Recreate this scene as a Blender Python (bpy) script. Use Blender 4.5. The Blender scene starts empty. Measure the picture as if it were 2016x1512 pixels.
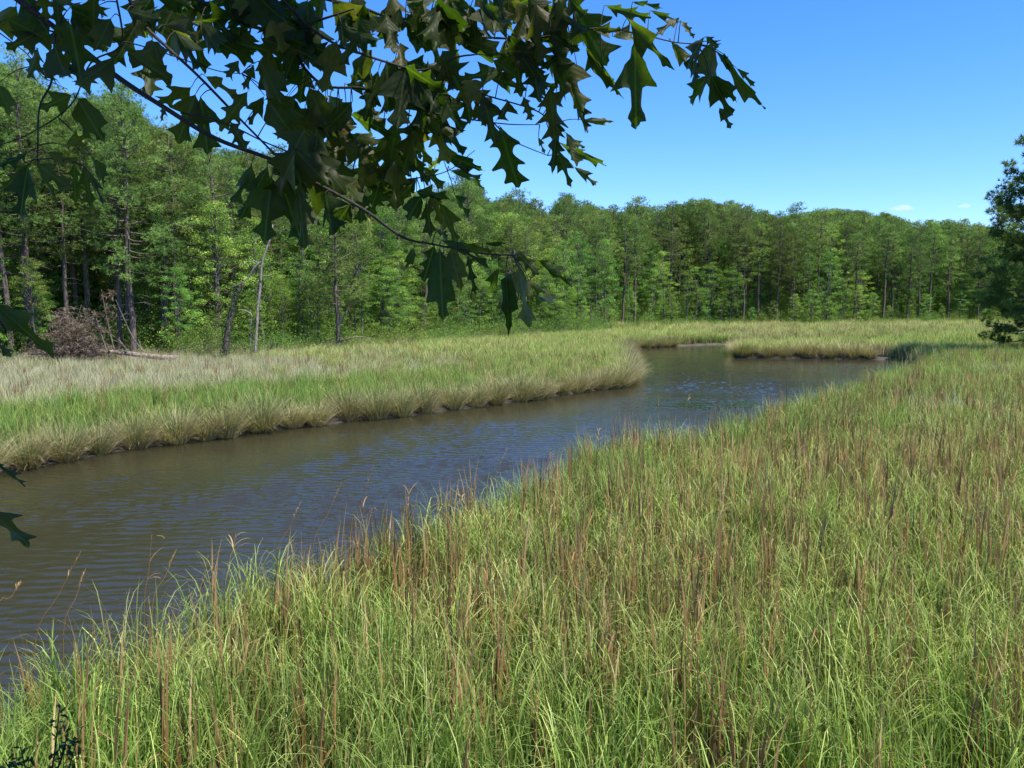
import bpy, math, random
import numpy as np
from mathutils import Vector, Matrix
R = math.radians
rng = np.random.default_rng(7)
random.seed(7)
S = bpy.context.scene
COL = S.collection

# ------------------------------------------------------------------ camera, sky, sun, exposure
EYE = np.array([0.0, 0.0, 4.5]); F = 1582.0; PITCH = math.atan(159 / F)
cd = bpy.data.cameras.new('camera'); cam = bpy.data.objects.new('camera', cd); COL.objects.link(cam)
cam.location = EYE; cam.rotation_euler = (math.pi / 2 - PITCH, 0, 0)
cd.sensor_width = 36; cd.lens = F / 2016 * 36; cd.clip_start = 0.05; cd.clip_end = 9000
S.camera = cam
SUN_EL, SUN_AZ = R(60), R(124)            # azimuth clockwise from +Y (the view direction): sun to the right, a little behind
SUND = np.array([math.sin(SUN_AZ) * math.cos(SUN_EL), math.cos(SUN_AZ) * math.cos(SUN_EL), math.sin(SUN_EL)])
w = bpy.data.worlds.new('World'); S.world = w; w.use_nodes = True
nt = w.node_tree; nt.nodes.clear()
o_ = nt.nodes.new('ShaderNodeOutputWorld'); b_ = nt.nodes.new('ShaderNodeBackground'); s_ = nt.nodes.new('ShaderNodeTexSky')
s_.sky_type = 'NISHITA'; s_.sun_disc = False; s_.sun_elevation = SUN_EL; s_.sun_rotation = SUN_AZ
s_.altitude = 0; s_.air_density = 1.0; s_.dust_density = 0.0; s_.ozone_density = 6.0
b_.inputs['Strength'].default_value = 0.132
hs_ = nt.nodes.new('ShaderNodeHueSaturation'); hs_.inputs['Saturation'].default_value = 1.22
tn_ = nt.nodes.new('ShaderNodeMix'); tn_.data_type = 'RGBA'; tn_.blend_type = 'MULTIPLY'; tn_.inputs[0].default_value = 1; tn_.inputs[7].default_value = (.85, .90, 1.12, 1)
nt.links.new(s_.outputs[0], hs_.inputs['Color']); nt.links.new(hs_.outputs[0], tn_.inputs[6]); nt.links.new(tn_.outputs[2], b_.inputs['Color']); nt.links.new(b_.outputs[0], o_.inputs['Surface'])
ld = bpy.data.lights.new('sun', 'SUN'); ld.energy = 5.0; ld.angle = R(0.5); ld.color = (1.0, 0.955, 0.88)
sun = bpy.data.objects.new('sun', ld); COL.objects.link(sun)
sun.rotation_euler = Vector(SUND).to_track_quat('Z', 'Y').to_euler(); sun.location = (20, -10, 40)
S.view_settings.view_transform = 'Standard'; S.view_settings.look = 'None'
S.view_settings.exposure = 0.82; S.view_settings.gamma = 1.0; S.view_settings.use_curve_mapping = False
S.render.engine = 'CYCLES'
S.cycles.max_bounces = 8; S.cycles.transparent_max_bounces = 8; S.cycles.diffuse_bounces = 3; S.cycles.volume_bounces = 4
S.cycles.use_denoising = True

# ------------------------------------------------------------------ photo pixel -> point in the place
FW = np.array([0, math.cos(PITCH), -math.sin(PITCH)]); UP = np.array([0, math.sin(PITCH), math.cos(PITCH)]); RT = np.array([1.0, 0, 0])
def ray(px, py): return FW + (px - 1008) / F * RT + (756 - py) / F * UP
def gnd(px, py, z=0.0):
    d = ray(px, py); return EYE + d * ((z - EYE[2]) / d[2])
def at(px, py, Y):
    d = ray(px, py); return EYE + d * (Y / d[1])
def project(P):
    v = np.asarray(P) - EYE; dz = v @ FW
    return 1008 + F * (v @ RT) / dz, 756 - F * (v @ UP) / dz, dz

# ------------------------------------------------------------------ mesh helpers
class Geo:
    def __init__(s): s.V = []; s.Q = []; s.T = []; s.A = []; s.B = []; s.n = 0
    def add(s, V, Q=None, T=None, a=None, b=None):
        V = np.asarray(V, float).reshape(-1, 3)
        if Q is not None and len(Q): s.Q.append(np.asarray(Q, int) + s.n)
        if T is not None and len(T): s.T.append(np.asarray(T, int) + s.n)
        s.V.append(V)
        s.A.append(np.zeros(len(V)) if a is None else np.broadcast_to(a, (len(V),)))
        s.B.append(np.zeros(len(V)) if b is None else np.broadcast_to(b, (len(V),)))
        s.n += len(V)
    def mesh(s, name, mat, smooth=False):
        V = np.concatenate(s.V); me = bpy.data.meshes.new(name)
        Q = np.concatenate(s.Q) if s.Q else np.zeros((0, 4), int); T = np.concatenate(s.T) if s.T else np.zeros((0, 3), int)
        me.vertices.add(len(V)); me.vertices.foreach_set('co', V.ravel().astype(np.float32))
        nl = Q.size + T.size; me.loops.add(nl)
        me.loops.foreach_set('vertex_index', np.concatenate([Q.ravel(), T.ravel()]).astype(np.int32))
        me.polygons.add(len(Q) + len(T))
        st = np.concatenate([np.arange(len(Q)) * 4, Q.size + np.arange(len(T)) * 3]).astype(np.int32)
        me.polygons.foreach_set('loop_start', st)
        me.polygons.foreach_set('loop_total', np.concatenate([np.full(len(Q), 4), np.full(len(T), 3)]).astype(np.int32))
        if smooth: me.polygons.foreach_set('use_smooth', np.ones(len(Q) + len(T), bool))
        for nm, arr in (('tint', s.A), ('along', s.B)):
            at_ = me.attributes.new(nm, 'FLOAT', 'POINT'); at_.data.foreach_set('value', np.concatenate(arr).astype(np.float32))
        me.materials.append(mat); me.update(calc_edges=True); me.validate()
        return me

def obj(name, me, parent=None, kind=None, loc=None):
    o = bpy.data.objects.new(name, me); COL.objects.link(o)
    if parent is not None: o.parent = parent
    if kind: o['kind'] = kind
    if loc is not None: o.location = loc
    return o
def thing(name, label, cat, loc=(0, 0, 0), rz=0, group=None, scale=1):
    o = bpy.data.objects.new(name, None); COL.objects.link(o); o.empty_display_size = 0.3
    o.location = loc; o.rotation_euler = (0, 0, rz); o.scale = (scale,) * 3 if np.isscalar(scale) else scale
    o['label'] = label; o['category'] = cat
    if group: o['group'] = group
    return o
def tube(g, pts, rad, sides=6, a=0.5, cap=True):
    pts = np.asarray(pts, float); n = len(pts); rad = np.broadcast_to(rad, (n,))
    tan = np.gradient(pts, axis=0); tan /= np.linalg.norm(tan, axis=1)[:, None] + 1e-9
    ref = np.array([0, 0, 1.0]) if abs(tan[:, 2]).mean() < 0.8 else np.array([1.0, 0, 0])
    u = np.cross(tan, ref); u /= np.linalg.norm(u, axis=1)[:, None] + 1e-9; v = np.cross(tan, u)
    th = np.arange(sides) / sides * 2 * math.pi
    V = pts[:, None] + rad[:, None, None] * (np.cos(th)[None, :, None] * u[:, None] + np.sin(th)[None, :, None] * v[:, None])
    i = np.arange(n - 1)[:, None] * sides; j = np.arange(sides)[None]; k = (j + 1) % sides
    Q = np.stack([i + j, i + k, i + sides + k, i + sides + j], -1).reshape(-1, 4)
    V = V.reshape(-1, 3); T = None
    if cap:
        V = np.vstack([V, pts[-1] + tan[-1] * rad[-1]]); e = (n - 1) * sides
        T = np.array([[e + q, e + (q + 1) % sides, n * sides] for q in range(sides)])
    g.add(V, Q, T, a=a, b=0)
def smooth_line(P, n=6):
    P = np.asarray(P, float)
    if len(P) < 3: return np.array([P[0] + (P[-1] - P[0]) * t for t in np.linspace(0, 1, n + 1)])
    Pe = np.vstack([2 * P[0] - P[1], P, 2 * P[-1] - P[-2]]); out = []
    for i in range(1, len(Pe) - 2):
        for t in np.arange(n) / n:
            a, b, c, d = Pe[i - 1:i + 3]
            out.append(0.5 * ((2 * b) + (-a + c) * t + (2 * a - 5 * b + 4 * c - d) * t * t + (-a + 3 * b - 3 * c + d) * t ** 3))
    out.append(P[-1]); return np.array(out)
def strips(g, base, az, lean, curl, L, wid, seg=4, tint=None, power=1.3, twist=None, taper=2.0):
    """many grass blades at once"""
    N = len(base); az = np.asarray(az); pos = base.copy(); tw = az if twist is None else az + twist
    side = np.stack([-np.sin(tw), np.cos(tw), np.zeros(N)], -1); rings = []; t0 = []
    for k in range(seg + 1):
        s = k / seg
        wd = (wid * (1 - s ** taper) + (0.0 if k == seg else 0.0015))[:, None] * 0.5
        rings.append((pos - side * wd, pos + side * wd)); t0.append(s)
        an = lean + curl * ((k + 0.5) / seg) ** power
        st = (L / seg)[:, None] * np.stack([np.sin(an) * np.cos(az), np.sin(an) * np.sin(az), np.cos(an)], -1)
        if k < seg: pos = pos + st
    V = np.empty((N, 2 * seg + 1, 3)); B = np.empty((N, 2 * seg + 1))
    for k in range(seg): V[:, 2 * k] = rings[k][0]; V[:, 2 * k + 1] = rings[k][1]; B[:, 2 * k:2 * k + 2] = t0[k]
    V[:, 2 * seg] = pos; B[:, 2 * seg] = 1
    off = (np.arange(N) * (2 * seg + 1))[:, None, None]
    q = np.array([[2 * k, 2 * k + 1, 2 * k + 3, 2 * k + 2] for k in range(seg - 1)])[None]
    t = np.array([[2 * seg - 2, 2 * seg - 1, 2 * seg]])[None]
    tint = rng.random(N) if tint is None else tint
    g.add(V.reshape(-1, 3), (q + off).reshape(-1, 4), (t + off).reshape(-1, 3), a=np.repeat(tint, 2 * seg + 1), b=B.ravel())
def leaves(g, C, size, up=0.5, tint=None, aspect=0.6):
    """diamond shaped leaves lying about the points C"""
    N = len(C); nrm = rng.normal(size=(N, 3)); nrm /= np.linalg.norm(nrm, axis=1)[:, None]
    nrm = nrm * (1 - up) + np.array([0, 0, 1.0]) * up; nrm /= np.linalg.norm(nrm, axis=1)[:, None]
    d = rng.normal(size=(N, 3)); d -= (d * nrm).sum(1)[:, None] * nrm; d /= np.linalg.norm(d, axis=1)[:, None]
    s = np.cross(nrm, d); size = np.broadcast_to(size, (N,))[:, None]
    V = np.stack([C - d * size * .5, C + s * size * aspect * .5 + nrm * size * .1, C + d * size * .5, C - s * size * aspect * .5 + nrm * size * .1], 1)
    i = np.arange(N)[:, None] * 4
    T = np.concatenate([i + np.array([[0, 1, 2]]), i + np.array([[0, 2, 3]])])
    g.add(V.reshape(-1, 3), None, T, a=np.repeat(rng.random(N) if tint is None else tint, 4), b=0)
def needles(g, C, D, K, ln, wd, spread=0.9, tint=None):
    """tufts: K thin needles fanning from each point C about direction D"""
    N = len(C); C = np.repeat(C, K, 0); D = np.repeat(D, K, 0)
    d = D + rng.normal(size=(N * K, 3)) * spread; d /= np.linalg.norm(d, axis=1)[:, None]
    s = np.cross(d, rng.normal(size=(N * K, 3))); s /= np.linalg.norm(s, axis=1)[:, None]
    L = ln * rng.uniform(.65, 1.15, (N * K, 1))
    V = np.stack([C - s * wd * .5, C + s * wd * .5, C + d * L], 1)
    tn = np.repeat(rng.random(N), K) if tint is None else np.repeat(tint, K)
    g.add(V.reshape(-1, 3), None, np.arange(N * K * 3).reshape(-1, 3), a=np.repeat(tn, 3), b=0)

# ------------------------------------------------------------------ value noise and outlines
_ng = rng.random((128, 128))
def noise2(x, y):
    x = np.asarray(x, float); y = np.asarray(y, float); xi = np.floor(x).astype(int); yi = np.floor(y).astype(int)
    fx = x - xi; fy = y - yi; fx = fx * fx * (3 - 2 * fx); fy = fy * fy * (3 - 2 * fy)
    g = lambda a, b: _ng[a % 128, b % 128]
    return (g(xi, yi) * (1 - fx) + g(xi + 1, yi) * fx) * (1 - fy) + (g(xi, yi + 1) * (1 - fx) + g(xi + 1, yi + 1) * fx) * fy
def fbm(x, y): return noise2(x, y) * .55 + noise2(x * 2.1 + 7, y * 2.1 + 3) * .3 + noise2(x * 4.3, y * 4.3 + 9) * .15
def inside(P, poly):
    x, y = P[:, 0], P[:, 1]; c = np.zeros(len(P), bool); n = len(poly)
    for i in range(n):
        x1, y1 = poly[i]; x2, y2 = poly[(i + 1) % n]
        if y1 == y2: continue
        c ^= ((y1 > y) != (y2 > y)) & (x < (x2 - x1) * (y - y1) / (y2 - y1) + x1)
    return c
def dist_line(P, L, closed=True):
    d = np.full(len(P), 1e9); n = len(L)
    for i in range(n if closed else n - 1):
        a = np.array(L[i]); b = np.array(L[(i + 1) % n]); ab = b - a
        t = np.clip(((P - a) @ ab) / (ab @ ab + 1e-12), 0, 1)
        d = np.minimum(d, np.hypot(*(P - a - t[:, None] * ab).T))
    return d
far_bank = [gnd(*p)[:2] for p in [(-160, 985), (-60, 950), (0, 927), (60, 921), (130, 909), (230, 888), (330, 874), (430, 866), (560, 844), (640, 837), (700, 828), (780, 822), (850, 812), (930, 803), (1000, 795), (1080, 783), (1150, 772), (1215, 764), (1236, 758), (1245, 748), (1240, 728), (1232, 708), (1228, 692), (1240, 687), (1300, 684), (1360, 681), (1440, 678)]]
far_bank += [np.array(p) for p in [(27, 88), (40, 90), (60, 93)]]
spit = [np.array(p) for p in [(60, 86.5), (40, 83), (26, 80)]] + [gnd(*p)[:2] for p in [(1462, 690), (1440, 697), (1450, 704), (1520, 706), (1600, 706), (1700, 708), (1760, 709)]]
near_top = [(1880, 690), (1800, 712), (1740, 730), (1700, 741), (1600, 770), (1530, 788), (1450, 812), (1330, 842), (1200, 862), (1110, 905), (1050, 942), (950, 990), (850, 1020), (730, 1050), (600, 1090), (490, 1125), (400, 1175), (290, 1205), (180, 1255), (60, 1300), (0, 1320)]
near_bank = [gnd(px, py, 1.15)[:2] for px, py in near_top] + [np.array((-6.3, 6.0)), np.array((-14, 2.0))]
WATER = [np.asarray(p) for p in far_bank + spit + near_bank]
WATER.append(np.array((-30, 2.0))); WATER.append(np.array((-30, 14.0)))
def jag(P, k=0.35, closed=True):
    out = []
    for i in range(len(P) if closed else len(P) - 1):
        a, b = P[i], P[(i + 1) % len(P)]; n = max(1, int(np.linalg.norm(b - a) / 1.0))
        for t in range(n):
            q = a + (b - a) * t / n; out.append(q + (np.array([fbm(q[0] * .9, q[1] * .9), fbm(q[0] * .9 + 50, q[1] * .9)]) - .5) * 2 * k)
    return out
WATER = jag(WATER)
NEARL = jag(near_bank, 0.35, False)
FARL = jag(far_bank, .35, False)
SPITL = jag(spit, .35, False)
def sdw(P):                                # distance to the water's edge, negative in the water
    d = dist_line(P, WATER); return np.where(inside(P, WATER), -d, d)
EDGE = np.array([(-75, 40), (-60, 45), (-45, 50), (-33, 52.5), (-24.5, 59), (-16, 71), (-6, 85), (8, 104), (17.5, 124), (33, 134), (50, 135), (75, 148), (93, 153), (140, 158), (190, 150)], float)
FORPOLY = [tuple(p) for p in EDGE] + [(900, 150), (900, 1500), (-900, 1500), (-900, 40)]
def sdf_forest(P):
    d = dist_line(P, EDGE, False); return np.where(inside(P, FORPOLY), d, -d)
def hgt(P):
    P = np.atleast_2d(P)[:, :2]; d = sdw(P)
    z = np.where(d < 0, -0.7 * np.clip(-d / 1.5, 0, 1) - 0.05, 0.24 * np.clip(d / 0.35, 0, 1) ** .6 - 0.05)
    z = z + np.where(d > .3, (fbm(P[:, 0] * .4, P[:, 1] * .4) - .5) * .16, 0)
    s = np.clip((4.6 - P[:, 1]) / 3.8, 0, 1); z = np.where(d > 0, z + 2.9 * s * s * (3 - 2 * s) * np.clip(d / 1.0, 0, 1), z)
    f = sdf_forest(P); z = z + np.clip(f / 60, 0, 1) * 1.2 + np.clip((f + 3) / 3, 0, 1) * .25
    rb = np.clip((P[:, 0] - 36) / 14, 0, 1) * np.clip((90 - P[:, 1]) / 20, 0, 1); z = z + np.where(d > 1, rb * 1.0, 0)
    return z

# ------------------------------------------------------------------ materials
def new_mat(name):
    m = bpy.data.materials.new(name); m.use_nodes = True; m.node_tree.nodes.clear(); return m, m.node_tree.nodes, m.node_tree.links
def ramp(N, stops):
    r = N.new('ShaderNodeValToRGB'); e = r.color_ramp.elements
    while len(e) < len(stops): e.new(0.5)
    for el, (p, c) in zip(e, stops): el.position = p; el.color = (*c, 1)
    return r
def mixc(N, L, f, a, b, mode='MIX'):
    m = N.new('ShaderNodeMix'); m.data_type = 'RGBA'; m.blend_type = mode
    for s, v in ((0, f), (6, a), (7, b)):
        if hasattr(v, 'links'): L.new(v, m.inputs[s])
        else: m.inputs[s].default_value = v if s == 0 else (*v, 1)
    return m.outputs[2]
def leafy(name, stops, trans=0.35, rough=0.55, rand=0.25, tipc=None, instz=None, spec=0.3, hv=1.0, tpow=2.0):
    """foliage: colour from the tint of each leaf, a little different for each plant, light comes through"""
    m, N, L = new_mat(name)
    a = N.new('ShaderNodeAttribute'); a.attribute_name = 'tint'; r = ramp(N, stops); L.new(a.outputs['Fac'], r.inputs[0]); c = r.outputs[0]
    if instz:                             # a second colour range for the plants marked dry
        i = N.new('ShaderNodeAttribute'); i.attribute_type = 'INSTANCER'; i.attribute_name = 'dry'
        r2 = ramp(N, instz); L.new(a.outputs['Fac'], r2.inputs[0]); c = mixc(N, L, i.outputs['Fac'], c, r2.outputs[0])
    al = N.new('ShaderNodeAttribute'); al.attribute_name = 'along'
    if tipc:
        p = N.new('ShaderNodeMath'); p.operation = 'POWER'; L.new(al.outputs['Fac'], p.inputs[0]); p.inputs[1].default_value = tpow
        p2 = N.new('ShaderNodeMath'); p2.operation = 'MULTIPLY'; L.new(p.outputs[0], p2.inputs[0]); p2.inputs[1].default_value = tipc[1]
        c = mixc(N, L, p2.outputs[0], c, tipc[0])
    oi = N.new('ShaderNodeObjectInfo'); h = N.new('ShaderNodeHueSaturation'); L.new(c, h.inputs['Color'])
    mr = N.new('ShaderNodeMapRange'); L.new(oi.outputs['Random'], mr.inputs[0]); mr.inputs[3].default_value = 1 - rand; mr.inputs[4].default_value = 1 + rand
    L.new(mr.outputs[0], h.inputs['Value'])
    m2 = N.new('ShaderNodeMath'); m2.operation = 'MULTIPLY_ADD'; L.new(oi.outputs['Random'], m2.inputs[0]); m2.inputs[1].default_value = 37.7; m2.inputs[2].default_value = 0
    fr = N.new('ShaderNodeMath'); fr.operation = 'FRACT'; L.new(m2.outputs[0], fr.inputs[0])
    mh = N.new('ShaderNodeMapRange'); L.new(fr.outputs[0], mh.inputs[0]); mh.inputs[3].default_value = .5 - .022 * rand * 4 * hv; mh.inputs[4].default_value = .5 + .02 * rand * 4 * hv
    L.new(mh.outputs[0], h.inputs['Hue'])
    p = N.new('ShaderNodeBsdfPrincipled'); p.inputs['Roughness'].default_value = rough; p.inputs['Specular IOR Level'].default_value = spec * .4
    L.new(h.outputs[0], p.inputs['Base Color']); t = N.new('ShaderNodeBsdfTranslucent')
    tc = mixc(N, L, 1.0, h.outputs[0], (1.25, 1.25, .6), 'MULTIPLY'); L.new(tc, t.inputs['Color'])
    mx = N.new('ShaderNodeMixShader'); mx.inputs[0].default_value = trans
    L.new(p.outputs[0], mx.inputs[1]); L.new(t.outputs[0], mx.inputs[2])
    o = N.new('ShaderNodeOutputMaterial'); L.new(mx.outputs[0], o.inputs[0]); return m
def barky(name, c1, c2, sc=6.0, rough=.9, bump=.6):
    m, N, L = new_mat(name); tc = N.new('ShaderNodeTexCoord'); mp = N.new('ShaderNodeMapping'); mp.inputs['Scale'].default_value = (sc, sc, sc * .25)
    L.new(tc.outputs['Object'], mp.inputs[0]); n = N.new('ShaderNodeTexNoise'); n.inputs['Scale'].default_value = 1.6; n.inputs['Detail'].default_value = 5
    L.new(mp.outputs[0], n.inputs['Vector']); r = ramp(N, [(.35, c1), (.65, c2)]); L.new(n.outputs['Fac'], r.inputs[0])
    p = N.new('ShaderNodeBsdfPrincipled'); p.inputs['Roughness'].default_value = rough; L.new(r.outputs[0], p.inputs['Base Color'])
    b = N.new('ShaderNodeBump'); b.inputs['Strength'].default_value = bump; b.inputs['Distance'].default_value = .03; L.new(n.outputs['Fac'], b.inputs['Height']); L.new(b.outputs[0], p.inputs['Normal'])
    o = N.new('ShaderNodeOutputMaterial'); L.new(p.outputs[0], o.inputs[0]); return m

DRYR = [(0, (.14, .09, .042)), (.5, (.33, .245, .13)), (1, (.56, .47, .30))]
M = {}
M['grass'] = leafy('marsh_grass', [(0, (.024, .054, .008)), (.4, (.065, .135, .018)), (.8, (.165, .28, .036)), (1, (.46, .52, .13))], .30, .4, .2, ((.66, .76, .20), .9), DRYR, .45, tpow=5)
M['lush'] = leafy('lush_grass', [(0, (.03, .075, .012)), (.5, (.09, .185, .028)), (1, (.22, .36, .06))], .42, .42, .14, ((.48, .62, .15), .7), DRYR, .45, tpow=4)
M['dead'] = leafy('dead_reed_leaves', [(0, (.08, .045, .016)), (.5, (.24, .135, .05)), (.85, (.42, .27, .12)), (1, (.62, .48, .25))], .2, .6, .2, ((.50, .33, .17), .5), hv=0, tpow=3)
M['tuss'] = leafy('rush_blades', [(0, (.05, .095, .022)), (.35, (.13, .17, .05)), (.7, (.27, .235, .10)), (1, (.47, .39, .21))], .2, .5, .12, ((.52, .45, .24), .5))
M['pale'] = leafy('pale_fine_grass', [(0, (.20, .22, .11)), (.5, (.40, .385, .22)), (1, (.60, .55, .36))], .3, .6, .1, ((.56, .51, .36), .5), [(0, (.07, .12, .03)), (1, (.26, .36, .11))])
M['pine'] = leafy('pine_needles', [(0, (.055, .10, .03)), (.5, (.145, .23, .062)), (1, (.33, .43, .13))], .42, .5, .3)
M['pine_dark'] = leafy('dark_pine_needles', [(0, (.045, .08, .022)), (.6, (.13, .20, .045)), (1, (.27, .36, .09))], .35, .5, .1)
M['broad'] = leafy('broad_leaves', [(0, (.06, .125, .035)), (.5, (.17, .295, .06)), (1, (.36, .53, .12))], .42, .4, .32, spec=.5)
M['shrub'] = leafy('shrub_leaves', [(0, (.05, .10, .02)), (.5, (.15, .24, .05)), (1, (.32, .43, .10))], .35, .5, .25)
M['ivy'] = leafy('ivy_leaves', [(0, (.02, .045, .012)), (1, (.07, .13, .03))], .2, .35, .1)
M['brown'] = leafy('dead_needles', [(0, (.05, .034, .022)), (.5, (.16, .112, .072)), (1, (.34, .27, .20))], .15, .7, .1, hv=0)
M['bark'] = barky('pine_bark', (.045, .035, .030), (.16, .12, .095))
M['bark2'] = barky('grey_bark', (.05, .045, .038), (.14, .13, .11))
M['deadwood'] = barky('bleached_wood', (.10, .085, .068), (.34, .30, .25), 9)
M['log'] = barky('fallen_bark', (.07, .05, .035), (.30, .235, .18), 5)
M['twig'] = barky('oak_bark', (.010, .008, .006), (.03, .023, .017), 60, .8, .3)
M['brush'] = barky('brush_wood', (.045, .035, .027), (.22, .175, .135), 8)
def oak_leaf_mat(name='oak_leaf', dead=False):
    m, N, L = new_mat(name)
    a = N.new('ShaderNodeAttribute'); a.attribute_name = 'tint'           # distance from the midrib
    oi = N.new('ShaderNodeObjectInfo')
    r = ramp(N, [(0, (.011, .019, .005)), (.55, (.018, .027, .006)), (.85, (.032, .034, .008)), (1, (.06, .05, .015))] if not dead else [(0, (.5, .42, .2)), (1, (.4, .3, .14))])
    L.new(oi.outputs['Random'], r.inputs[0])
    tc = N.new('ShaderNodeTexCoord'); n = N.new('ShaderNodeTexNoise'); n.inputs['Scale'].default_value = 7; n.inputs['Detail'].default_value = 4; L.new(tc.outputs['Object'], n.inputs[0])
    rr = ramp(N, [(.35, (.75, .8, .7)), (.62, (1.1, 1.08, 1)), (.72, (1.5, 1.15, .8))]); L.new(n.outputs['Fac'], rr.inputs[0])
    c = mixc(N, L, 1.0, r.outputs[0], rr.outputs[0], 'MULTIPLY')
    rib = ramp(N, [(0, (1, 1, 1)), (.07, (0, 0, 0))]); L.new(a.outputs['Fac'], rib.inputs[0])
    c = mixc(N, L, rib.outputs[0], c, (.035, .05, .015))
    # side veins: bands across the leaf slanting forward
    al = N.new('ShaderNodeAttribute'); al.attribute_name = 'along'
    ad = N.new('ShaderNodeMath'); ad.operation = 'MULTIPLY_ADD'; L.new(a.outputs['Fac'], ad.inputs[0]); ad.inputs[1].default_value = -.22; L.new(al.outputs['Fac'], ad.inputs[2])
    ml = N.new('ShaderNodeMath'); ml.operation = 'MULTIPLY'; L.new(ad.outputs[0], ml.inputs[0]); ml.inputs[1].default_value = 60
    sn = N.new('ShaderNodeMath'); sn.operation = 'SINE'; L.new(ml.outputs[0], sn.inputs[0])
    bp = N.new('ShaderNodeBump'); bp.inputs['Strength'].default_value = .12; bp.inputs['Distance'].default_value = .002; L.new(sn.outputs[0], bp.inputs['Height'])
    p = N.new('ShaderNodeBsdfPrincipled'); p.inputs['Roughness'].default_value = .5; p.inputs['Specular IOR Level'].default_value = .18
    L.new(c, p.inputs['Base Color']); L.new(bp.outputs[0], p.inputs['Normal'])
    t = N.new('ShaderNodeBsdfTranslucent'); tcol = mixc(N, L, 1.0, c, (7.5, 9.5, 1.5), 'MULTIPLY'); L.new(tcol, t.inputs['Color'])
    mx = N.new('ShaderNodeMixShader'); mx.inputs[0].default_value = .30; L.new(p.outputs[0], mx.inputs[1]); L.new(t.outputs[0], mx.inputs[2])
    o = N.new('ShaderNodeOutputMaterial'); L.new(mx.outputs[0], o.inputs[0]); return m
M['oak'] = oak_leaf_mat(); M['oak_yellow'] = oak_leaf_mat('yellowed_oak_leaf', True)
def ground_mat():
    m, N, L = new_mat('marsh_soil'); tc = N.new('ShaderNodeNewGeometry'); n = N.new('ShaderNodeTexNoise'); n.inputs['Scale'].default_value = .8; n.inputs['Detail'].default_value = 8
    L.new(tc.outputs['Position'], n.inputs['Vector']); r = ramp(N, [(.3, (.028, .020, .012)), (.55, (.06, .048, .028)), (.75, (.07, .075, .03))]); L.new(n.outputs['Fac'], r.inputs[0])
    p = N.new('ShaderNodeBsdfPrincipled'); p.inputs['Roughness'].default_value = .85; L.new(r.outputs[0], p.inputs['Base Color'])
    b = N.new('ShaderNodeBump'); b.inputs['Strength'].default_value = .7; b.inputs['Distance'].default_value = .05
    n2 = N.new('ShaderNodeTexNoise'); n2.inputs['Scale'].default_value = 9; n2.inputs['Detail'].default_value = 6; L.new(tc.outputs['Position'], n2.inputs['Vector'])
    L.new(n2.outputs['Fac'], b.inputs['Height']); L.new(b.outputs[0], p.inputs['Normal'])
    o = N.new('ShaderNodeOutputMaterial'); L.new(p.outputs[0], o.inputs[0]); return m
WR, WB = .13, .012
def water_mat():
    m, N, L = new_mat('creek_water'); g = N.new('ShaderNodeNewGeometry')
    def nz(sc, sx, sy, rot, det):
        mp = N.new('ShaderNodeMapping'); mp.inputs['Scale'].default_value = (sx, sy, 1); mp.inputs['Rotation'].default_value = (0, 0, rot); L.new(g.outputs['Position'], mp.inputs[0])
        n = N.new('ShaderNodeTexNoise'); n.inputs['Scale'].default_value = sc; n.inputs['Detail'].default_value = det; n.inputs['Roughness'].default_value = .55; L.new(mp.outputs[0], n.inputs['Vector']); return n.outputs['Fac']
    a = nz(2.6, .8, 1.4, .35, 3); b = nz(8, 1.1, 1.5, -.1, 3); c = nz(.18, 1, 1.8, .2, 3)
    rc = N.new('ShaderNodeMapRange'); L.new(c, rc.inputs[0]); rc.inputs[1].default_value = .35; rc.inputs[2].default_value = .65; rc.inputs[3].default_value = .45; rc.inputs[4].default_value = 1.15
    s = N.new('ShaderNodeMath'); s.operation = 'MULTIPLY_ADD'; L.new(b, s.inputs[0]); s.inputs[1].default_value = .35; L.new(a, s.inputs[2])
    m1 = N.new('ShaderNodeMath'); m1.operation = 'MULTIPLY'; L.new(s.outputs[0], m1.inputs[0]); L.new(rc.outputs[0], m1.inputs[1])
    bp = N.new('ShaderNodeBump'); bp.inputs['Strength'].default_value = 1.0; bp.inputs['Distance'].default_value = WB; L.new(m1.outputs[0], bp.inputs['Height'])
    p = N.new('ShaderNodeBsdfPrincipled'); p.inputs['Base Color'].default_value = (.031, .028, .014, 1); p.inputs['Roughness'].default_value = WR; p.inputs['IOR'].default_value = 1.333
    L.new(bp.outputs[0], p.inputs['Normal']); o = N.new('ShaderNodeOutputMaterial'); L.new(p.outputs[0], o.inputs[0]); return m
M['ground'] = ground_mat(); M['water'] = water_mat()

# ------------------------------------------------------------------ ground and water
def axis(a, b, st, far0, far1):
    lo = a - np.geomspace(st * 1.5, a - far0, 22)[::-1]; hi = b + np.geomspace(st * 1.5, far1 - b, 22)
    return np.concatenate([lo, np.arange(a, b + st * .5, st), hi])
xs = axis(-42, 66, .42, -3500, 3500); ys = axis(-3, 96, .42, -3500, 3500)
GX, GY = np.meshgrid(xs, ys); P = np.stack([GX.ravel(), GY.ravel()], -1); Z = hgt(P)
g = Geo(); nx, ny = len(xs), len(ys); i = (np.arange(ny - 1)[:, None] * nx + np.arange(nx - 1)[None]).ravel()
g.add(np.column_stack([P, Z]), np.stack([i, i + 1, i + nx + 1, i + nx], -1))
obj('ground', g.mesh('ground', M['ground'], True), kind='structure')
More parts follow.
